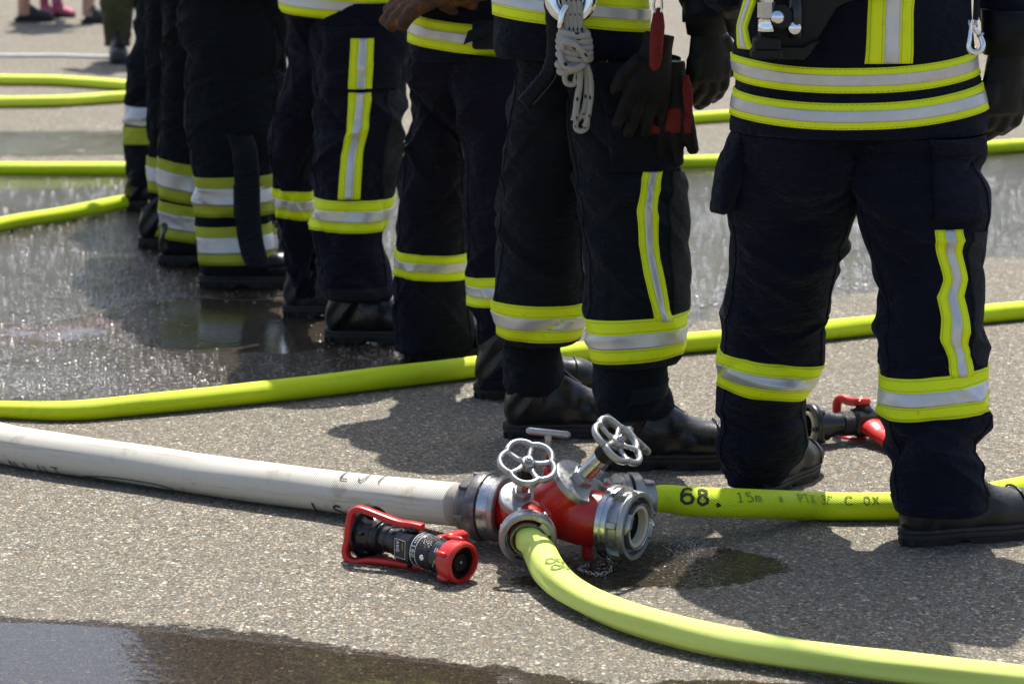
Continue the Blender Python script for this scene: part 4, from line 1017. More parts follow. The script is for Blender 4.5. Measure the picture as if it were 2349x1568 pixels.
for k in range(36):
    q = k*2*PI/36; dr = side_*math.cos(q)+u_*math.sin(q); m.box(P0+a_*.270*kz+dr*.0285*kz, .0014, .003, .002, (a_.cross(dr), dr, a_))
m.build('spray_teeth', BLKR, hd_, smooth=False)['kind'] = 'stuff'
spin(P0+a_*.271*kz, a_, [(0, .003), (.0022, .003), (.003, .002)], 14, 'screw', ALUP, hd_)
# bail handle: flat bar bent to a U
pc = P0+a_*.132*kz
bdir = Vector((-.90, .42, 0)).normalized(); bz = Vector((0, 0, 1)); bs = side_
def Bp(l, hh, o=0.0): return pc+bdir*l+bz*hh+Vector((0, 0, -.0))
outer = [Bp(-.022, .041), Bp(.0, .043), Bp(.03, .044), Bp(.07, .053), Bp(.105, .061), Bp(.122, .060), Bp(.133, .046), Bp(.140, .0), Bp(.146, -.026), Bp(.140, -.041), Bp(.122, -.045), Bp(.09, -.038), Bp(.04, -.037), Bp(.0, -.038), Bp(-.022, -.038)]
c_ = bez(outer, 90); P = []; nb = bdir.cross(bz).normalized()
for i, p in enumerate(c_):
    t = (c_[min(i+1, 90)]-c_[max(i-1, 0)]).normalized(); B = t.cross(nb).normalized()
    P.append([tuple(p+nb*x+B*y) for x, y in ((.010, .0035), (.0075, .006), (-.0075, .006), (-.010, .0035), (-.010, -.0035), (-.0075, -.006), (.0075, -.006), (.010, -.0035))])
m = MB(); m.grid(P, True, None, True, True); bail = m.build('bail_handle', REDP, nz, angle=50)
nbt = nb if nb.dot(tow) > 0 else -nb
lettering('OPEN', lambda x, y: pc+bdir*(.1365+y+ (0.030-x)*.10)+bz*(.030-x)+nbt*.0105, .008, RED, bail, 'lettering', 1.0, 6.6)
for q in (1, -1):
    m = MB(); m.tube([pc+u_*.027*q, pc+u_*.040*q], .012, 20); m.build('pivot', BLK, nz)
    m = MB(); p = pc+bdir*.018+bz*.030*q; m.tube([p-bz*.01*q, p+bz*.008*q], .003, 10); m.build('stop_pin', ALUP, nz)
gd = -side_; gp = P0+a_*.170*kz-side_*.026+u_*.010
m = MB(); m.tube([gp, gp+gd*.015, gp+gd*.03+a_*.004, gp+gd*.045+a_*.010, gp+gd*.06+a_*.014, gp+gd*.066+a_*.015], [.012, .014, .0135, .014, .015, .010], 20, flat=1.25, up=tuple(a_))
g_ = gp+gd*.035+u_*.012+a_*.018; m.box(g_, .014, .026, .009, (a_, gd, u_), .006)
gr = m.build('pistol_grip', REDP, nz); remesh(gr, .002, 5)
# second nozzle, between the boots
Q0 = VY(1854, 976, VZ(1866, 1022, 0).y); 
b_ = Vector((.93, .36, -.02)).normalized()
nz2 = empty('spray_nozzle', (Q0.x+.1, Q0.y, 0), 'black nozzle with red pistol grip lying between the front firefighter\'s boots', 'nozzle')
ub = Vector((0, 0, 1)); ub = (ub-b_*ub.dot(b_)).normalized(); sb = b_.cross(ub)
if sb.y > 0: sb = -sb
cpl2 = storz(Q0-b_*.0, -b_, .052, 'coupling', nz2, BLK, BLK, .03, True, False, 4, rot=.4, hub=.62, bore=.6)
for q in (.5, 3.64): 
    m = MB(); dr = sb*math.cos(q-.5)+ub*math.sin(q-.5); m.box(Q0+dr*.037, .005, .006, .009, (b_.cross(dr), dr, b_), .002); m.build('claw', BLK, cpl2)
def seg2(name, prof, mat, n=40):
    m = MB(); m.lathe(Q0, b_, prof, n); return m.build(name, mat, nz2, angle=32)
seg2('hub', [(.018, .036), (.045, .036), (.047, .030), (.060, .030), (.062, .0255), (.085, .0255)], BLK)
seg2('knurled_sleeve', [(.082, .027), (.084, .029), (.108, .029), (.110, .027)], KNURL)
m = MB(); m.box(Q0+b_*.150, .030, .030, .042, (sb, ub, b_), .010); vb2 = m.build('valve_block', BLK, nz2, angle=30)
seg2('barrel', [(.19, .031), (.25, .031), (.252, .034)], BLK); seg2('spray_head', [(.25, .034), (.255, .041), (.285, .042), (.29, .036)], REDP)
m = MB()
gq = Q0+b_*.150+sb*.028
m.tube([gq-ub*.006, gq+sb*.02-ub*.008, gq+sb*.045-ub*.014, gq+sb*.07-ub*.018+b_*.008, gq+sb*.095-ub*.022+b_*.012, gq+sb*.105-ub*.023+b_*.013], [.021, .0205, .018, .0205, .022, .021], 22, flat=1.6, up=tuple(b_))
g2 = m.build('pistol_grip', REDP, nz2); remesh(g2, .002, 5)
m = MB(); m.box(gq+sb*.1075-ub*.023+b_*.013, .023, .015, .003, (b_, ub, sb), .004); m.build('grip_plug', BLKR, g2)
m = MB()
for i in range(8):
    for j in range(3):
        m.tube([gq+sb*(.038+i*.007)+ub*(.0035+abs(i-2)*.0004)+b_*(-.004+j*.009), gq+sb*(.040+i*.007)+ub*(.0035+abs(i-2)*.0004)+b_*(.001+j*.009)], .0009, 5)
m.build('grip_grooves', RED, g2)['kind'] = 'stuff'
pc2 = Q0+b_*.140+ub*.034
m = MB(); m.lathe(pc2-ub*.008, ub, [(0, .024), (.004, .024), (.008, .018), (.014, .016)], 28); m.build('pivot', BLKR, nz2)
bb = [pc2+ub*.012+b_*.012, pc2+ub*.014-b_*.01, pc2+ub*.010-b_*.020-sb*.03, pc2+ub*.012-b_*.028-sb*.052, pc2+ub*.004-b_*.034-sb*.062, pc2-ub*.02-b_*.034-sb*.065, pc2-ub*.075-b_*.03-sb*.06, pc2-ub*.082-b_*.02-sb*.03, pc2-ub*.080+b_*.012]
c_ = bez(bb, 60); m = MB(); m.tube(c_, [.0105]*61, 12, flat=.8, up=(.3, 1, .2)); bl2 = m.build('bail_handle', REDP, nz2)
for x, y in ((.004, 0), (-.014, -.006), (-.004, .006)):
    m = MB(); m.lathe(pc2+ub*.018+b_*x-sb*y, ub, [(0, .0032), (.0015, .0032), (.002, .0025)], 12); m.build('rivet', CHR, bl2)
# =================================================================== FIREFIGHTERS
def mid(*f):
    return sum(VZ(*q, 0).y for q in f)/len(f)
# ---- front firefighter (right)
fL, fR = (1770, 1126), (2135, 1243)
hipY = mid(fL, fR)
Lrows = [(300, 1678, 1985), (330, 1676, 1985), (400, 1662, 1980), (440, 1660, 1975), (470, 1662, 1968), (500, 1668, 1956), (540, 1674, 1948), (600, 1672, 1934), (650, 1668, 1914), (700, 1664, 1900), (740, 1657, 1893), (800, 1650, 1886), (835, 1646, 1877), (880, 1644, 1868), (920, 1646, 1855), (950, 1651, 1849), (985, 1650, 1852), (1010, 1643, 1858), (1040, 1643, 1846), (1065, 1655, 1826), (1085, 1668, 1806), (1105, 1676, 1790)]
Rrows = [(300, 1930, 2264), (330, 1935, 2266), (400, 1945, 2272), (440, 1955, 2273), (480, 1962, 2272), (515, 1968, 2264), (560, 1980, 2258), (600, 1998, 2257), (640, 2012, 2258), (680, 2018, 2260), (740, 2022, 2259), (800, 2019, 2258), (835, 2020, 2264), (880, 2021, 2266), (940, 2022, 2268), (970, 2026, 2264), (1005, 2029, 2248), (1040, 2029, 2244), (1080, 2035, 2254), (1110, 2041, 2264), (1140, 2046, 2268), (1165, 2050, 2258)]
wr1 = VY(2318, 62, hipY-.02); 
armR = dict(w=VY(2314, 88, hipY+.0), e=VY(2300, -170, hipY+.05), D=(-.05, .0, -1), N=(.62, -.78, 0), curls=[.75, .8, .9, 1.0], cuff=GLV, side=1, sc=1.38, fat=.0165)
armL = dict(w=VY(1672, -10, hipY+.22), e=VY(1650, -200, hipY+.12), D=(.15, .8, -.5), N=(-1, 0, 0), curl=.6)
p1, lf1, tr1, jl1, jk1 = person('firefighter nearest the camera, back turned, breathing apparatus valve on the back', [(fL, Lrows, dict(amp=.0075, nf=44)), (fR, Rrows, dict(amp=.0085, nf=48))],
    [(-60, 1700, 2222), (0, 1697, 2226), (60, 1693, 2230), (120, 1688, 2240), (160, 1686, 2246), (200, 1680, 2252), (250, 1676, 2262), (285, 1674, 2264), (298, 1676, 2264)],
    [navy], math.radians(62), [(fL, 62, dict(mat=BOOTG, L=.275)), (fR, 20, dict(mat=BOOTG, L=.315))], seed=11, arms=[armL, armR], hipY=hipY, jdepth=.62, jfold=10, namp=.004)
band(lf1[0], [(1680, 855), (1780, 885), (1860, 875)], .079, tr1); band(lf1[1], [(2050, 914), (2140, 918), (2250, 896)], .081, tr1)
vband(lf1[1], [(2177, 526), (2178, 560), (2186, 600), (2196, 640), (2184, 680), (2192, 730), (2190, 780), (2206, 815), (2212, 866)], .052, tr1)
panel(lf1[1], ([(2226, 530), (2228, 640), (2234, 700), (2226, 750), (2240, 838)], [(2256, 530), (2257, 640), (2258, 700), (2258, 750), (2258, 838)]), greyp, tr1)
band(jl1, [(1705, 158), (1800, 177), (1930, 187), (2080, 179), (2225, 152)], .049, jk1, frac=(.28, .72), off=.004); band(jl1, [(1695, 239), (1800, 258), (1950, 269), (2080, 261), (2240, 229)], .051, jk1, frac=(.28, .72), off=.004)
vband(jl1, [(2052, -140), (2050, -60), (2048, 0), (2046, 80), (2045, 146)], .082, jk1); vband(jl1, [(1716, -140), (1718, -60), (1720, 0), (1706, 60), (1716, 112)], .048, jk1)
panel(lf1[1], ([(2140, 330), (2140, 400), (2142, 505)], [(2240, 330), (2240, 400), (2240, 505)]), navy, tr1, 'pocket', .010)
panel(lf1[1], ([(2128, 318), (2150, 352)], [(2250, 318), (2246, 352)]), navy, tr1, 'pocket_flap', .015)
# open left hip pocket hanging out
pk = MB(); P = []
for i in range(14):
    t = i/13; zz = VY(1660, 300+175*t, hipY).z; w_ = .014+.013*math.sin(PI*min(1, t*1.05))**.8+.010*t
    x = VY(1678-20*t-(16*t**3), 300, hipY).x
    P.append([tuple(Vector((x+.02-w_*.3+w_*math.cos(q)*1.0, hipY-.01+.055*math.sin(q), zz+.006*math.sin(5*q+i)))) for q in np.linspace(0, 2*PI, 21)[:-1]])
pk.grid(P, True, None, True, True); pk.build('pocket', navy, tr1)
# ankle zip at right trouser leg
m = MB(); m.tube(bez([VY(2235, 1075, hipY-.19), VY(2255, 1110, hipY-.20), VY(2268, 1140, hipY-.20), VY(2262, 1185, hipY-.20)], 20), .006, 8); m.build('zip', BLKR, tr1)
# ---- second firefighter
f2L, f2R = (1222, 1000), (1445, 1072); hip2 = mid(f2L, f2R)+.02
L2 = [(130, 1178, 1345), (200, 1178, 1345), (300, 1166, 1345), (350, 1157, 1345), (420, 1148, 1345), (460, 1141, 1345), (520, 1140, 1342), (560, 1140, 1342), (650, 1136, 1344), (700, 1134, 1342), (740, 1135, 1340), (770, 1138, 1330), (782, 1142, 1322)]
L2b = [(760, 1152, 1285), (790, 1151, 1290), (830, 1152, 1292), (860, 1156, 1294), (880, 1158, 1290), (900, 1162, 1270)]
R2 = [(130, 1290, 1560), (200, 1290, 1560), (280, 1297, 1560), (350, 1310, 1560), (400, 1318, 1566), (450, 1325, 1574), (500, 1331, 1581), (560, 1336, 1584), (620, 1340, 1586), (700, 1345, 1584), (740, 1350, 1580), (780, 1352, 1572), (815, 1354, 1560), (830, 1358, 1548)]
R2b = [(800, 1358, 1540), (840, 1356, 1532), (870, 1355, 1530), (900, 1356, 1540), (930, 1360, 1545), (950, 1364, 1530)]
wr2 = VY(1612, 92, hip2-.02)
aR2 = dict(w=VY(1622, 44, hip2-.06), e=VY(1600, -190, hip2-.02), D=(.05, .0, -1), N=(.55, -.83, 0), curls=[.6, .62, .65, .75], cuff=GLV, side=1, sc=1.2, fat=.0155, thumb=.5)
p2, lf2, tr2, jl2, jk2 = person('second firefighter with a knotted rope and work gloves hanging from the waist', [(f2L, L2, dict(amp=.005, nf=22, slope=.8)), (f2R, R2, dict(amp=.006, nf=24, slope=.8))],
    [(-60, 1180, 1485), (0, 1150, 1488), (30, 1140, 1490), (60, 1135, 1490), (85, 1130, 1490), (105, 1130, 1482), (128, 1138, 1470)], [teal], math.radians(35),
    [(f2L, 10, dict(L=.315)), (f2R, 8, dict(L=.325))], seed=23, arms=[None, aR2], hipY=hip2, jmat=navy, jdepth=.7, jfold=14)
for rows, ft, sd in ((L2b, f2L, 5), (R2b, f2R, 6)):
    g0 = VZ(*ft); out = []
    for vy, xl, xr in rows:
        A = VY(xl, vy, g0.y); B = VY(xr, vy, g0.y); out.append((A.z, (A.x+B.x)/2, g0.y, (B.x-A.x)/2, (B.x-A.x)/2*.85))
    lo = Loft(out, sd, 10, .004); lo.mesh('', None, None, 40, 60).build('inner_gaiter', teal, tr2)
    if sd == 6: panel(lo, ([(1450, 895), (1440, 930)], [(1530, 865), (1533, 900)]), strapm, tr2, 'ankle_strap', .004)
band(lf2[0], [(1160, 738), (1250, 744), (1325, 740)], .088, tr2); band(lf2[1], [(1370, 785), (1470, 778), (1570, 764)], .094, tr2)
vband(lf2[1], [(1496, 392), (1490, 430), (1484, 480), (1490, 560), (1500, 630), (1510, 680), (1522, 736)], .040, tr2)
panel(lf2[1], ([(1536, 392), (1534, 500), (1540, 600), (1545, 725)], [(1566, 392), (1578, 500), (1582, 600), (1580, 725)]), greyp, tr2)
panel(lf2[1], ([(1392, 250), (1398, 350), (1402, 392)], [(1540, 250), (1545, 350), (1550, 385)]), teal, tr2, 'pocket', .007)
panel(lf2[1], ([(1380, 205), (1392, 262)], [(1530, 190), (1535, 250)]), teal, tr2, 'pocket_flap', .012)
band(jl2, [(1160, -2), (1300, 18), (1460, 34)], .075, jk2)
# tag of folded tape behind the cuff
m = MB(); P = [VY(1490+14*math.sin(i/9*PI), 800+i*6, hip2-.16) for i in range(10)]
m.grid([[tuple(p+Vector((-.008, 0, 0))), tuple(p+Vector((.008, .004, 0)))] for p in P]); m.build('reflective_tab', YB, tr2)
# ---- third firefighter
f3L, f3R = (985, 822), (1150, 910); hip3 = mid(f3L, f3R)+.03
L3 = [(120, 942, 1080), (150, 941, 1080), (200, 944, 1075), (240, 952, 1070), (275, 946, 1068), (320, 936, 1066), (370, 927, 1067), (450, 916, 1068), (520, 909, 1070), (570, 905, 1072), (640, 906, 1073), (690, 907, 1080), (730, 907, 1086), (770, 906, 1086), (800, 906, 1080)]
R3 = [(120, 1020, 1250), (200, 1030, 1250), (260, 1050, 1250), (340, 1064, 1245), (450, 1068, 1235), (560, 1074, 1230), (640, 1078, 1228), (700, 1084, 1226), (760, 1094, 1224), (820, 1100, 1220), (885, 1102, 1216)]
lat3 = 1
a3R = dict(w=VY(1062, -34, hip3-.16), e=VY(1170, -230, hip3-.05), D=(-.97, -.02, -.30), N=(-.25, -.35, .9), curls=[.30, .35, .4, .45], side=-1, mat=GLVB, cuff=GLVB, sc=1.2, fat=.0165, spread=.14, thumb=.8)
a3L = dict(w=VY(960, -55, hip3-.10), e=VY(880, -230, hip3), D=(.9, -.1, -.2), N=(0, -1, .2), mat=GLVB)
p3, lf3, tr3, jl3, jk3 = person('third firefighter in purplish navy trousers with brown gloved hands behind the back', [(f3L, L3, dict(amp=.008, nf=24, slope=.9)), (f3R, R3, dict(amp=.007, nf=24, slope=.9))],
    [(-60, 960, 1195), (0, 950, 1195), (40, 940, 1190), (90, 935, 1190), (120, 937, 1190), (135, 944, 1186)], [purp], math.radians(40),
    [(f3L, 8, dict(L=.30)), (f3R, 4, dict(L=.31))], seed=31, arms=[a3L, a3R], hipY=hip3, jmat=navy, jfold=12)
band(lf3[0], [(930, 608), (1000, 616), (1065, 610)], .068, tr3); band(lf3[1], [(1085, 668), (1130, 670)], .070, tr3)
band(jl3, [(950, 68), (1040, 84), (1150, 99)], .072, jk3)
m = MB(); m.tube([VY(1086, 590, hip3-.13), VY(1095, 720, hip3-.155), VY(1108, 880, hip3-.18)], .004, 8); m.build('zip', BLKR, tr3)
sp3 = MB(); P = []
for i in range(12):
    t = i/11; c_ = VY(1068+72*t, 88-30*t, hip3-.165+.02*t); P.append([tuple(c_+Vector((-.006, 0, -.016))), tuple(c_+Vector((.006, .003, .018)))])
sp3.grid(P); sp3.build('belt_strap', strapm, jk3)
m = MB(); m.box(VY(1130, 80, hip3-.13), .05, .012, .035, None, .006); m.build('belt_pouch', strapm, jk3)
# ---- fourth firefighter
f4L, f4R = (700, 722), (802, 782); hip4 = mid(f4L, f4R)+.03
L4 = [(0, 648, 800), (60, 655, 800), (110, 660, 800), (150, 662, 800), (200, 650, 790), (235, 636, 760), (280, 624, 740), (340, 622, 726), (400, 626, 720), (450, 630, 718), (500, 636, 720), (540, 645, 724), (600, 658, 730), (650, 664, 734), (678, 668, 734)]
R4 = [(0, 714, 938), (60, 712, 942), (100, 711, 943), (132, 713, 939), (160, 714, 932), (200, 715, 922), (240, 718, 926), (300, 722, 930), (340, 720, 927), (395, 717, 917), (440, 718, 906), (480, 719, 898), (520, 720, 885), (550, 721, 880), (575, 724, 886), (600, 726, 894), (640, 727, 898), (665, 740, 900), (682, 752, 896)]
p4, lf4, tr4, jl4, jk4 = person('fourth firefighter with a wide side stripe of tape down the thigh and calf', [(f4L, L4, dict(amp=.009, nf=30, slope=1.0)), (f4R, R4, dict(amp=.008, nf=32, slope=.9))],
    [(-80, 640, 935), (-30, 645, 935), (0, 650, 930), (22, 652, 925), (36, 660, 915)], [purp], math.radians(30),
    [(f4L, 0, dict(L=.29, mat=BOOTG)), (f4R, 2, dict(L=.31))], seed=47, hipY=hip4, jmat=navy)
band(lf4[0], [(642, 468), (705, 472)], .082, tr4); band(lf4[1], [(735, 494), (800, 496), (870, 496)], .085, tr4)
vband(lf4[1], [(833, 87), (830, 140), (828, 202)], .050, tr4, off=.0145); vband(lf4[1], [(827, 211), (824, 260), (816, 310), (806, 355), (803, 400), (800, 457)], .050, tr4)
panel(lf4[1], ([(890, 206), (886, 300), (880, 360), (880, 457)], [(918, 206), (926, 300), (924, 360), (900, 457)]), greyp, tr4)
panel(lf4[1], ([(745, 60), (745, 120), (748, 200)], [(925, 60), (925, 120), (912, 198)]), purp, tr4, 'pocket', .010)
panel(lf4[1], ([(754, 662), (758, 684)], [(892, 655), (890, 680)]), greyp, tr4, 'hem_guard', .004)
band(jl4, [(670, 2), (760, 10), (900, 22)], .075, jk4)
# ---- fifth
f5L, f5R = (512, 655), (610, 645); hip5 = mid(f5L, f5R)+.05
L5 = [(-10, 414, 640), (60, 413, 645), (100, 413, 648), (150, 422, 650), (200, 419, 650), (250, 424, 645), (300, 428, 642), (350, 433, 628), (400, 440, 625), (450, 446, 622), (500, 451, 622), (560, 456, 628), (600, 459, 632), (622, 462, 634)]
R5_ = [(-10, 560, 660), (100, 560, 660), (200, 560, 655), (300, 560, 645), (400, 560, 632), (500, 562, 636), (560, 566, 640), (605, 572, 644)]
p5, lf5, tr5, jl5, jk5 = person('fifth firefighter with a black strap hanging over doubled reflective leg bands', [(f5L, L5, dict(depth=.62, amp=.008, nf=22)), (f5R, R5_, dict(amp=.005))],
    [(-120, 420, 655), (-60, 418, 655), (-20, 420, 655)], [blck], math.radians(30), [(f5L, 2, dict(L=.33, mat=BOOT)), (f5R, 15, dict(L=.3))], seed=53, hipY=hip5)
for c_ in (452, 563):
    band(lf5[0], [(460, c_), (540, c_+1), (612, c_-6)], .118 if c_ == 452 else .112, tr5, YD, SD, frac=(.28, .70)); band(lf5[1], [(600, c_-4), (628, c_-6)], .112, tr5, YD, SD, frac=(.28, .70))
m = MB(); P = []
for i, (vx, vy) in enumerate([tuple(q)[:2] for q in bez([Vector((548, 310, 0)), Vector((560, 345, 0)), Vector((566, 420, 0)), Vector((568, 500, 0)), Vector((578, 570, 0)), Vector((598, 612, 0)), Vector((640, 605, 0))], 40)]):
    c_ = VY(vx, vy, hip5-.185-.03*(i > 26)*(i-26)/14); w_ = .038; P.append([tuple(c_+Vector((x, yy, 0))) for x, yy in ((-w_, .012), (-w_*.9, .003), (-w_*.3, -.002+.003*math.sin(i*.6)), (w_*.3, -.002), (w_*.9, .003), (w_, .012))])
m.grid(P); m.build('leg_strap', strapm, tr5)
m = MB(); m.box(VY(548, 460, hip5-.155), .016, .006, .048, None, .003); m.build('strap_patch', BLKR, tr5)
# ---- sixth, seventh, eighth
f6L, f6R = (412, 606), (480, 600); hip6 = mid(f6L, f6R)+.05
L6 = [(-10, 372, 500), (60, 372, 500), (130, 374, 495), (200, 376, 492), (260, 364, 488), (330, 362, 482), (400, 366, 470), (450, 368, 466), (500, 369, 462), (550, 372, 462), (572, 375, 462)]
p6, lf6, tr6, jl6, jk6 = person('sixth firefighter mostly hidden, two dull bands above the ankle boot', [(f6L, L6, dict(depth=.8)), (f6R, [(q[0], q[1]+60, q[2]+30) for q in L6], dict())],
    [(-120, 380, 540), (-60, 375, 540), (-20, 372, 540)], [blck], math.radians(30), [(f6L, 5, dict(L=.3)), (f6R, 15, dict(L=.3))], seed=61, hipY=hip6)
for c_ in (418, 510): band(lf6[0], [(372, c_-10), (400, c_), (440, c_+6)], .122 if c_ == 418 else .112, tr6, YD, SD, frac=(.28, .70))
f7L, f7R = (364, 566), (420, 560); hip7 = mid(f7L, f7R)+.06
L7 = [(-10, 332, 440), (60, 334, 440), (130, 338, 436), (200, 338, 430), (260, 338, 428), (330, 341, 425), (400, 340, 420), (450, 342, 416), (500, 340, 412), (545, 344, 410)]
p7, lf7, tr7, jl7, jk7 = person('seventh firefighter showing only a sliver of banded trouser leg', [(f7L, L7, dict(depth=.8)), (f7R, [(q[0], q[1]+50, q[2]+30) for q in L7], dict())],
    [(-120, 335, 480), (-60, 334, 480), (-20, 333, 480)], [blck], math.radians(30), [(f7L, 5, dict(L=.3)), (f7R, 15, dict(L=.3))], seed=71, hipY=hip7)
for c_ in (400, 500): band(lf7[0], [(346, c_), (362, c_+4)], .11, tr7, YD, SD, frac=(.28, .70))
f8L, f8R = (327, 479), (380, 470); hip8 = mid(f8L, f8R)+.06
L8 = [(-10, 312, 420), (40, 314, 420), (62, 308, 418), (85, 316, 416), (110, 305, 414), (131, 297, 410), (197, 291, 404), (247, 289, 398), (329, 288, 386), (361, 292, 380), (400, 295, 374), (425, 297, 370)]
p8, lf8, tr8, jl8, jk8 = person('eighth firefighter at the far left end, grey band over a yellow band at the shin', [(f8L, L8, dict(depth=.8, amp=.008)), (f8R, [(q[0], q[1]+40, q[2]+30) for q in L8], dict())],
    [(-120, 320, 460), (-60, 315, 450), (-20, 312, 445)], [teal], math.radians(30), [(f8L, 5, dict(L=.29)), (f8R, 15, dict(L=.29))], seed=83, hipY=hip8)
band(lf8[0], [(300, 266), (335, 268)], .064, tr8, SD, silver=False); band(lf8[0], [(300, 311), (335, 312)], .060, tr8, YD, silver=False)
# =================================================================== KIT HANGING FROM THE FIREFIGHTERS
# rope with knot
ry = hip2-.205
rp = empty('rope', VY(1320, 60, ry), 'cream rope tied in a bulky knot hanging from the second firefighter', 'rope')
def rtube(pts, r=.0062, n=60, d=0): 
    m = MB(); m.tube(bez([VY(x, y, ry+dd) for x, y, dd in pts], n), r, 12); m.build('strand', ROPE, rp)
for x0, x1 in ((1292, 1304), (1303, 1313), (1314, 1322), (1325, 1330)):
    rtube([(x0, -120, 0), (x0+2, -20, 0), (x0+6, 30, -.002), (x1, 80, 0), (x1, 110, 0)], .0066)
for k, (y, sl, hw) in enumerate(((74, 8, 30), (87, 10, 34), (100, 12, 36), (114, 12, 36), (128, 8, 36), (140, -12, 34), (152, -18, 30))):
    pts = []
    for i in range(13):
        q = 2*PI*i/12; pts.append((1318+(-4 if k > 4 else 0)+hw*math.cos(q), y+sl*math.cos(q)*.6+8*math.sin(q), -.016*math.sin(q)+(.004 if k > 4 else 0)))
    rtube(pts, .0078, 48)
rtube([(1290, 112, -.016), (1296, 96, -.026), (1318, 104, -.030), (1338, 122, -.028), (1346, 138, -.02)], .0074)
rtube([(1288, 120, -.012), (1290, 142, -.024), (1310, 158, -.026), (1334, 152, -.022), (1342, 140, -.01)], .0074)
rtube([(1306, 150, -.004), (1296, 172, -.004), (1300, 190, -.004), (1316, 192, -.004), (1322, 176, -.004), (1322, 156, 0)], .0064)
rtube([(1330, 150, -.006), (1330, 190, -.008), (1324, 230, -.008), (1320, 262, -.008), (1316, 276, -.008)], .0072)
rtube([(1338, 145, 0), (1346, 180, 0), (1345, 220, 0), (1340, 250, 0), (1332, 266, 0), (1322, 280, 0), (1322, 294, 0), (1332, 300, 0), (1344, 294, 0), (1347, 280, 0), (1342, 268, 0), (1334, 264, 0)], .0060)
rtube([(1346, 148, -.006), (1355, 180, -.006), (1356, 215, -.006), (1352, 250, -.006), (1346, 278, -.006), (1340, 290, -.006)], .0060)
# steel ring, hook
hk = empty('steel_hook', VY(1300, 10, ry-.02), 'shiny steel ring and hook beside the cream rope', 'hook')
rg_c = VY(1309, -4, ry+.022); m = MB(); m.lathe(rg_c, (0, -1, .1), [(0, .052), (.004, .056), (.008, .052), (.006, .030), (.002, .024), (0, .024)], 60, False); m.build('ring', CHR, hk)
m = MB(); m.tube(bez([VY(1300, 12, ry-.004), VY(1291, 28, ry-.008), VY(1286, 48, ry-.010), VY(1283, 64, ry-.010)], 20), [.009-.0001*i for i in range(21)], 14, flat=.7); m.build('hook_arm', CHR, hk)
# curved black leather holster strap
ls = empty('leather_sheath', VY(1240, 180, ry+.03), 'curved black leather sheath hanging at the hip of the second firefighter', 'sheath')
pts = bez([VY(1262, -60, ry+.045), VY(1272, 30, ry+.04), VY(1275, 110, ry+.035), VY(1262, 165, ry+.03), VY(1232, 205, ry+.02), VY(1202, 238, ry+.01)], 60)
m = MB(); m.tube(pts, [(.021-.003*(i/60))*(1+.05*math.sin(i*1.5)) for i in range(61)], 20, flat=.6, up=(0, 1, .1)); m.build('leather', GLV, ls)
m = MB(); m.tube([p+Vector((.012, -.012, -.008)) for p in pts[10:58]], .0018, 6); m.build('seam', DKT, ls)
# work gloves hanging from a snap hook
gy = hip2-.20
wg = empty('work_gloves', VY(1510, 150, gy), 'black and red work gloves hanging from a snap hook at the belt', 'gloves')
g1 = hand('glove', VY(1505, 118, gy), (-.20, -.05, -1), (.35, -.93, 0), wg, GLVK, side=-1, curls=[.12, .15, .1, .2], sc=1.12, fat=.0135, spread=.16, thumb=.3)
g2 = hand('glove', VY(1536, 182, gy+.04), (.0, .0, -1), (-.3, -.95, 0), wg, GLVR, side=-1, curls=[.1, .12, .1, .15], sc=1.14, fat=.0145, spread=.2, thumb=.2)
g2.data.materials.append(GLVK); zt_ = VY(1536, 312, gy).z; zu_ = VY(1536, 250, gy).z
for pl in g2.data.polygons:
    c_ = pl.center; pl.material_index = 1 if (c_.z < zt_+.010*mnoise.noise(c_*30) or c_.z > zu_ or mnoise.noise(Vector((c_.x*75, c_.y*30, 1))) > .12) else 0
def redpatch(pts, r_, mat=GLVR, par=None):
    m_ = MB(); m_.tube(bez([VY(x, y, gy+d_) for x, y, d_ in pts], 24), np.interp(np.linspace(0, 1, 25), np.linspace(0, 1, len(r_)), r_), 16, flat=.7, up=(0, 1, 0)); m_.build('red_panel', mat, par or wg)
redpatch([(1511, 18, -.012), (1510, 32, -.018), (1509, 60, -.026), (1506, 95, -.032), (1504, 130, -.034), (1502, 150, -.028), (1502, 160, -.022)], [.004, .011, .015, .015, .0135, .012, .005])
redpatch([(1573, 172, .01), (1577, 205, .006), (1579, 240, .006), (1580, 262, .008)], [.006, .0115, .010, .005])
m = MB(); m.tube(bez([VY(1504, -10, gy-.02), VY(1500, 14, gy-.02), VY(1508, 34, gy-.02), VY(1518, 20, gy-.02), VY(1517, -10, gy-.02)], 30), .0028, 10); m.build('snap_hook', CHR, wg)
# carabiner on the front firefighter
cy_ = hipY-.17
cb = empty('carabiner', VY(2236, 90, cy_), 'small steel carabiner clipped at the right side of the front jacket', 'carabiner')
cpts = bez([VY(2232, 44, cy_), VY(2228, 62, cy_), VY(2224, 90, cy_-.004), VY(2222, 108, cy_-.006), VY(2232, 120, cy_-.008), VY(2248, 117, cy_-.006), VY(2255, 103, cy_-.004), VY(2248, 82, cy_), VY(2238, 68, cy_), VY(2234, 56, cy_)], 50)
m = MB(); m.tube(cpts, [.0030+.0012*math.sin(i/50*PI) for i in range(51)], 12, flat=1.3); m.build('hook_body', CHR, cb)
m = MB(); m.tube([VY(2222, 46, cy_), VY(2226, 66, cy_)], .0026, 8); m.tube([VY(2242, 84, cy_-.004), VY(2256, 76, cy_-.01)], .0026, 8); m.tube([VY(2238, 46, cy_), VY(2240, 62, cy_)], .003, 8); m.build('gate', ALUP, cb)
m = MB(); m.tube(bez([VY(2236, -60, cy_+.02), VY(2240, -10, cy_), VY(2238, 46, cy_)], 20), .006, 10, flat=.4); m.build('strap', strapm, cb)
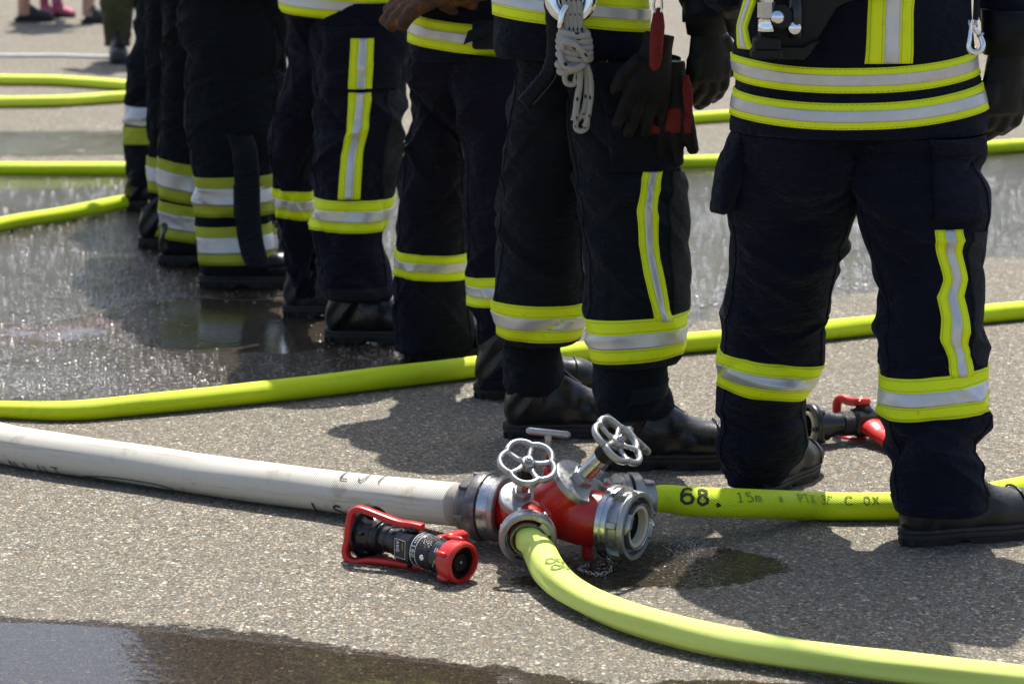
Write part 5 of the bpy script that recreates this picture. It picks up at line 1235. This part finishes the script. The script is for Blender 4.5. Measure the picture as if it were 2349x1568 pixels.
# breathing apparatus
by = hipY-.165
ba = empty('breathing_apparatus', VY(1800, 30, by), 'black breathing apparatus back plate with chrome cylinder valve on the front firefighter', 'breathing set')
def plate(pts, y0, th, name, mat, parent, bev=.004):
    m = MB(); F_ = [VY(x, y, y0) for x, y in pts]; c_ = sum(F_, Vector())/len(F_)
    ins = [p+(c_-p).normalized()*bev for p in F_]
    off = lambda L_, d_: [tuple(p+Vector((0, d_, 0))) for p in L_]
    m.grid([off(ins, 0), off(F_, bev), off(F_, th)], True, None, True, True); return m.build(name, mat, parent, angle=30)
plate([(1742, -220), (1742, 132), (1848, 136), (1862, 122), (1862, 112), (1880, 84), (1920, 20), (1938, 8), (1965, -2), (2060, -30), (2060, -220)], by+.0, .03, 'back_plate', BLKR, ba)
plate([(1758, 108), (1756, 134), (1845, 137), (1862, 118), (1882, 92), (1868, 96), (1848, 108)], by-.022, .03, 'plate_lip', BLKR, ba)
vO = VY(1758, 72, by-.05); up_ = Vector((0, 0, 1))
m = MB(); m.lathe(vO, up_, [(-.002, .0135), (.001, .0165), (.012, .0165), (.014, .0158), (.024, .0158), (.027, .0135), (.033, .0135), (.037, .0150), (.062, .0150), (.064, .0135), (.085, .0135), (.086, .017), (.12, .017)], 40); m.build('chrome_valve', CHR, ba, angle=30)
spin(VY(1758, 40, by-.052), up_, [(-.0, .0175), (.030, .0175)], 6, 'hex_body', ALUP, ba, 20)
vk = VY(1786, 38, by-.045); m = MB()
prof = [(-.008, .012), (-.006, .023), (.010, .0255), (.014, .023), (.016, .012)]
m.lathe(vk, Vector((.25, -.95, .1)), prof, 14); m.build('hand_knob', BLKR, ba, angle=25)
spin(vk+Vector((-.004, -.016, 0)), Vector((-.1, -.95, .1)), [(0, .0145), (.006, .012), (.009, .006)], 30, 'gauge_dome', CHR, ba)
m = MB(); c_ = VY(1758, 112, by-.05); m.box(c_+Vector((0, 0, .010)), .026, .024, .012, None, .004); m.box(c_+Vector((0, 0, -.008)), .030, .026, .010, None, .004); m.build('rubber_bumper', BLKR, ba, angle=30)
m = MB(); m.tube([VY(1825, -40, by-.02), VY(1824, 40, by-.03), VY(1826, 84, by-.028)], .021, 18, flat=.7); m.build('strap_clamp', BLK, ba)
spin(VY(1823, 64, by-.045), Vector((0, -1, .1)), [(0, .012), (.004, .012), (.005, .009), (.006, .004)], 24, 'bolt', CHR, ba)
m = MB(); m.lathe(VY(1840, -260, by-.03), up_, [(-.06, .02), (-.05, .05), (-.02, .072), (.25, .072), (.29, .05), (.30, .02)], 40); m.build('air_cylinder', YD, ba)
lettering('Dr', lambda x, y: VY(1741, 4, by-.067)+Vector((0.0, 0, .012-x))*1+Vector((y*1., 0, 0))*-1+Vector((.006, 0, 0)), .008, INK, ba, 'lettering', 1.2, 6)
# =================================================================== PEOPLE AND THINGS FAR BEHIND
def bystander(label, feet, rows, mat, hy, heading, top=1.6, bare=False, shoe=None):
    g0 = VZ(*feet[0][0]); root = empty('person', (g0.x, g0.y, 0), label, 'person'); lofts = []
    mbs = MB()
    for (foot, hd, kw), rws in zip(feet, rows):
        lf = legloft(foot, hy, rws, 3, amp=.001 if bare else .007, nf=6 if bare else 18); lofts.append(lf)
        m = lf.mesh('', None, None, 60, 40, hem=not bare)
        if bare: m.build('leg', mat, root); continue
        o_ = len(mbs.v); mbs.v += m.v; mbs.f += [[q+o_ for q in f] for f in m.f]; mbs.uv += m.uv
    if not bare: mbs.build('trousers', mat, root)
    zt = max(l.z1 for l in lofts); cx = sum(float(l.prm(l.z1)[0]) for l in lofts)/len(lofts)
    fwd = Vector((math.cos(heading), math.sin(heading), 0)); lat = Vector((math.sin(heading), -math.cos(heading), 0)); C = Vector((cx, hy, 0)); k = top/1.7
    rows_ = [(zt-.04, cx, hy, .15*k, .12*k), (.85*k, cx, hy, .17*k, .12*k), (1.1*k, cx, hy, .16*k, .11*k), (1.3*k, cx, hy, .18*k, .11*k), (1.38*k, cx, hy, .10*k, .08*k), (1.42*k, cx, hy, .06*k, .06*k)]
    Loft(rows_, 5, 8, .004).mesh('', None, None, 60, 40).build('clothes', olive if not bare else greyp, root)
    sh = [C+lat*s_*.17*k+Vector((0, 0, 1.3*k)) for s_ in (-1, 1)]; el = [C+lat*s_*.24*k+Vector((0, 0, 1.06*k)) for s_ in (-1, 1)]; wr = [C+lat*s_*.12*k+fwd*.2+Vector((0, 0, 1.12*k)) for s_ in (-1, 1)]
    for i in range(2):
        m = MB(); m.tube(bez([sh[i], el[i], wr[i]], 16), [.05*k]*17, 14); m.build('sleeve', olive if not bare else greyp, root)
    kn = []; an = []
    for lf, (foot, hd, kw) in zip(lofts, feet):
        g = VZ(*foot); zz = .45*k; kn.append(Vector((g.x, (g.y+hy)/2, zz))); an.append(Vector((g.x, g.y, .12)))
    if len(kn) == 1: kn *= 2; an *= 2
    body_mesh(root, (cx, hy, .85*k), fwd, kn, an, sh, el, wr, top)
    for foot, hd, kw in feet: boot(VZ(*foot), math.radians(hd), root, **kw)
    return root
fo = ((270, 138), (345, 130))
hy9 = mid(*fo)
bystander('person in olive trousers and black boots standing behind the far end of the row', [(fo[0], -80, dict(L=.29)), (fo[1], -60, dict(L=.29))],
          [[(-60, 225, 312), (0, 232, 306), (40, 234, 305), (70, 238, 302), (92, 242, 298), (104, 240, 300)], [(-60, 300, 380), (0, 310, 380), (70, 315, 375), (98, 318, 374)]], olive, hy9, math.radians(-80))
SK = dict(L=.25, zipper=False, shaft=False, mat=SNK, name='shoe')
fk = ((52, 50), (203, 54)); hk9 = mid(*fk)
bystander('bare legged onlooker in dark sneakers at the top left corner', [(fk[0], 12, dict(SK, L=.23)), (fk[1], 5, dict(SK, L=.21))],
          [[(-80, 30, 76), (-30, 38, 72), (0, 43, 70), (20, 42, 68), (34, 40, 70)], [(-80, 180, 222), (-30, 186, 220), (0, 190, 218), (20, 190, 216), (36, 188, 216)]], SKIN, hk9, math.radians(10), 1.6, True)
fp = ((102, 36), (132, 38)); hp9 = mid(*fp)
bystander('child in pink and white patterned shoes beside the onlooker', [(fp[0], -50, dict(SK, L=.17, mat=PNK)), (fp[1], -35, dict(SK, L=.18, mat=PNK))],
          [[(-40, 88, 108), (0, 92, 112), (22, 92, 112)], [(-40, 118, 140), (0, 120, 142), (22, 118, 140)]], PNK, hp9, math.radians(-60), 1.1, True)
m = MB(); m.tube(bez([VZ(-300, 124, .009), VZ(0, 127, .009), (VZ(130, 127, .009)), VZ(240, 130, .009), VZ(480, 131, .009), VZ(900, 133, .009)], 80), .0095, 10)
tag(m.build('cable', CABLE, None), 'thin white cable lying straight across the pavement near the olive trousers', 'cable')
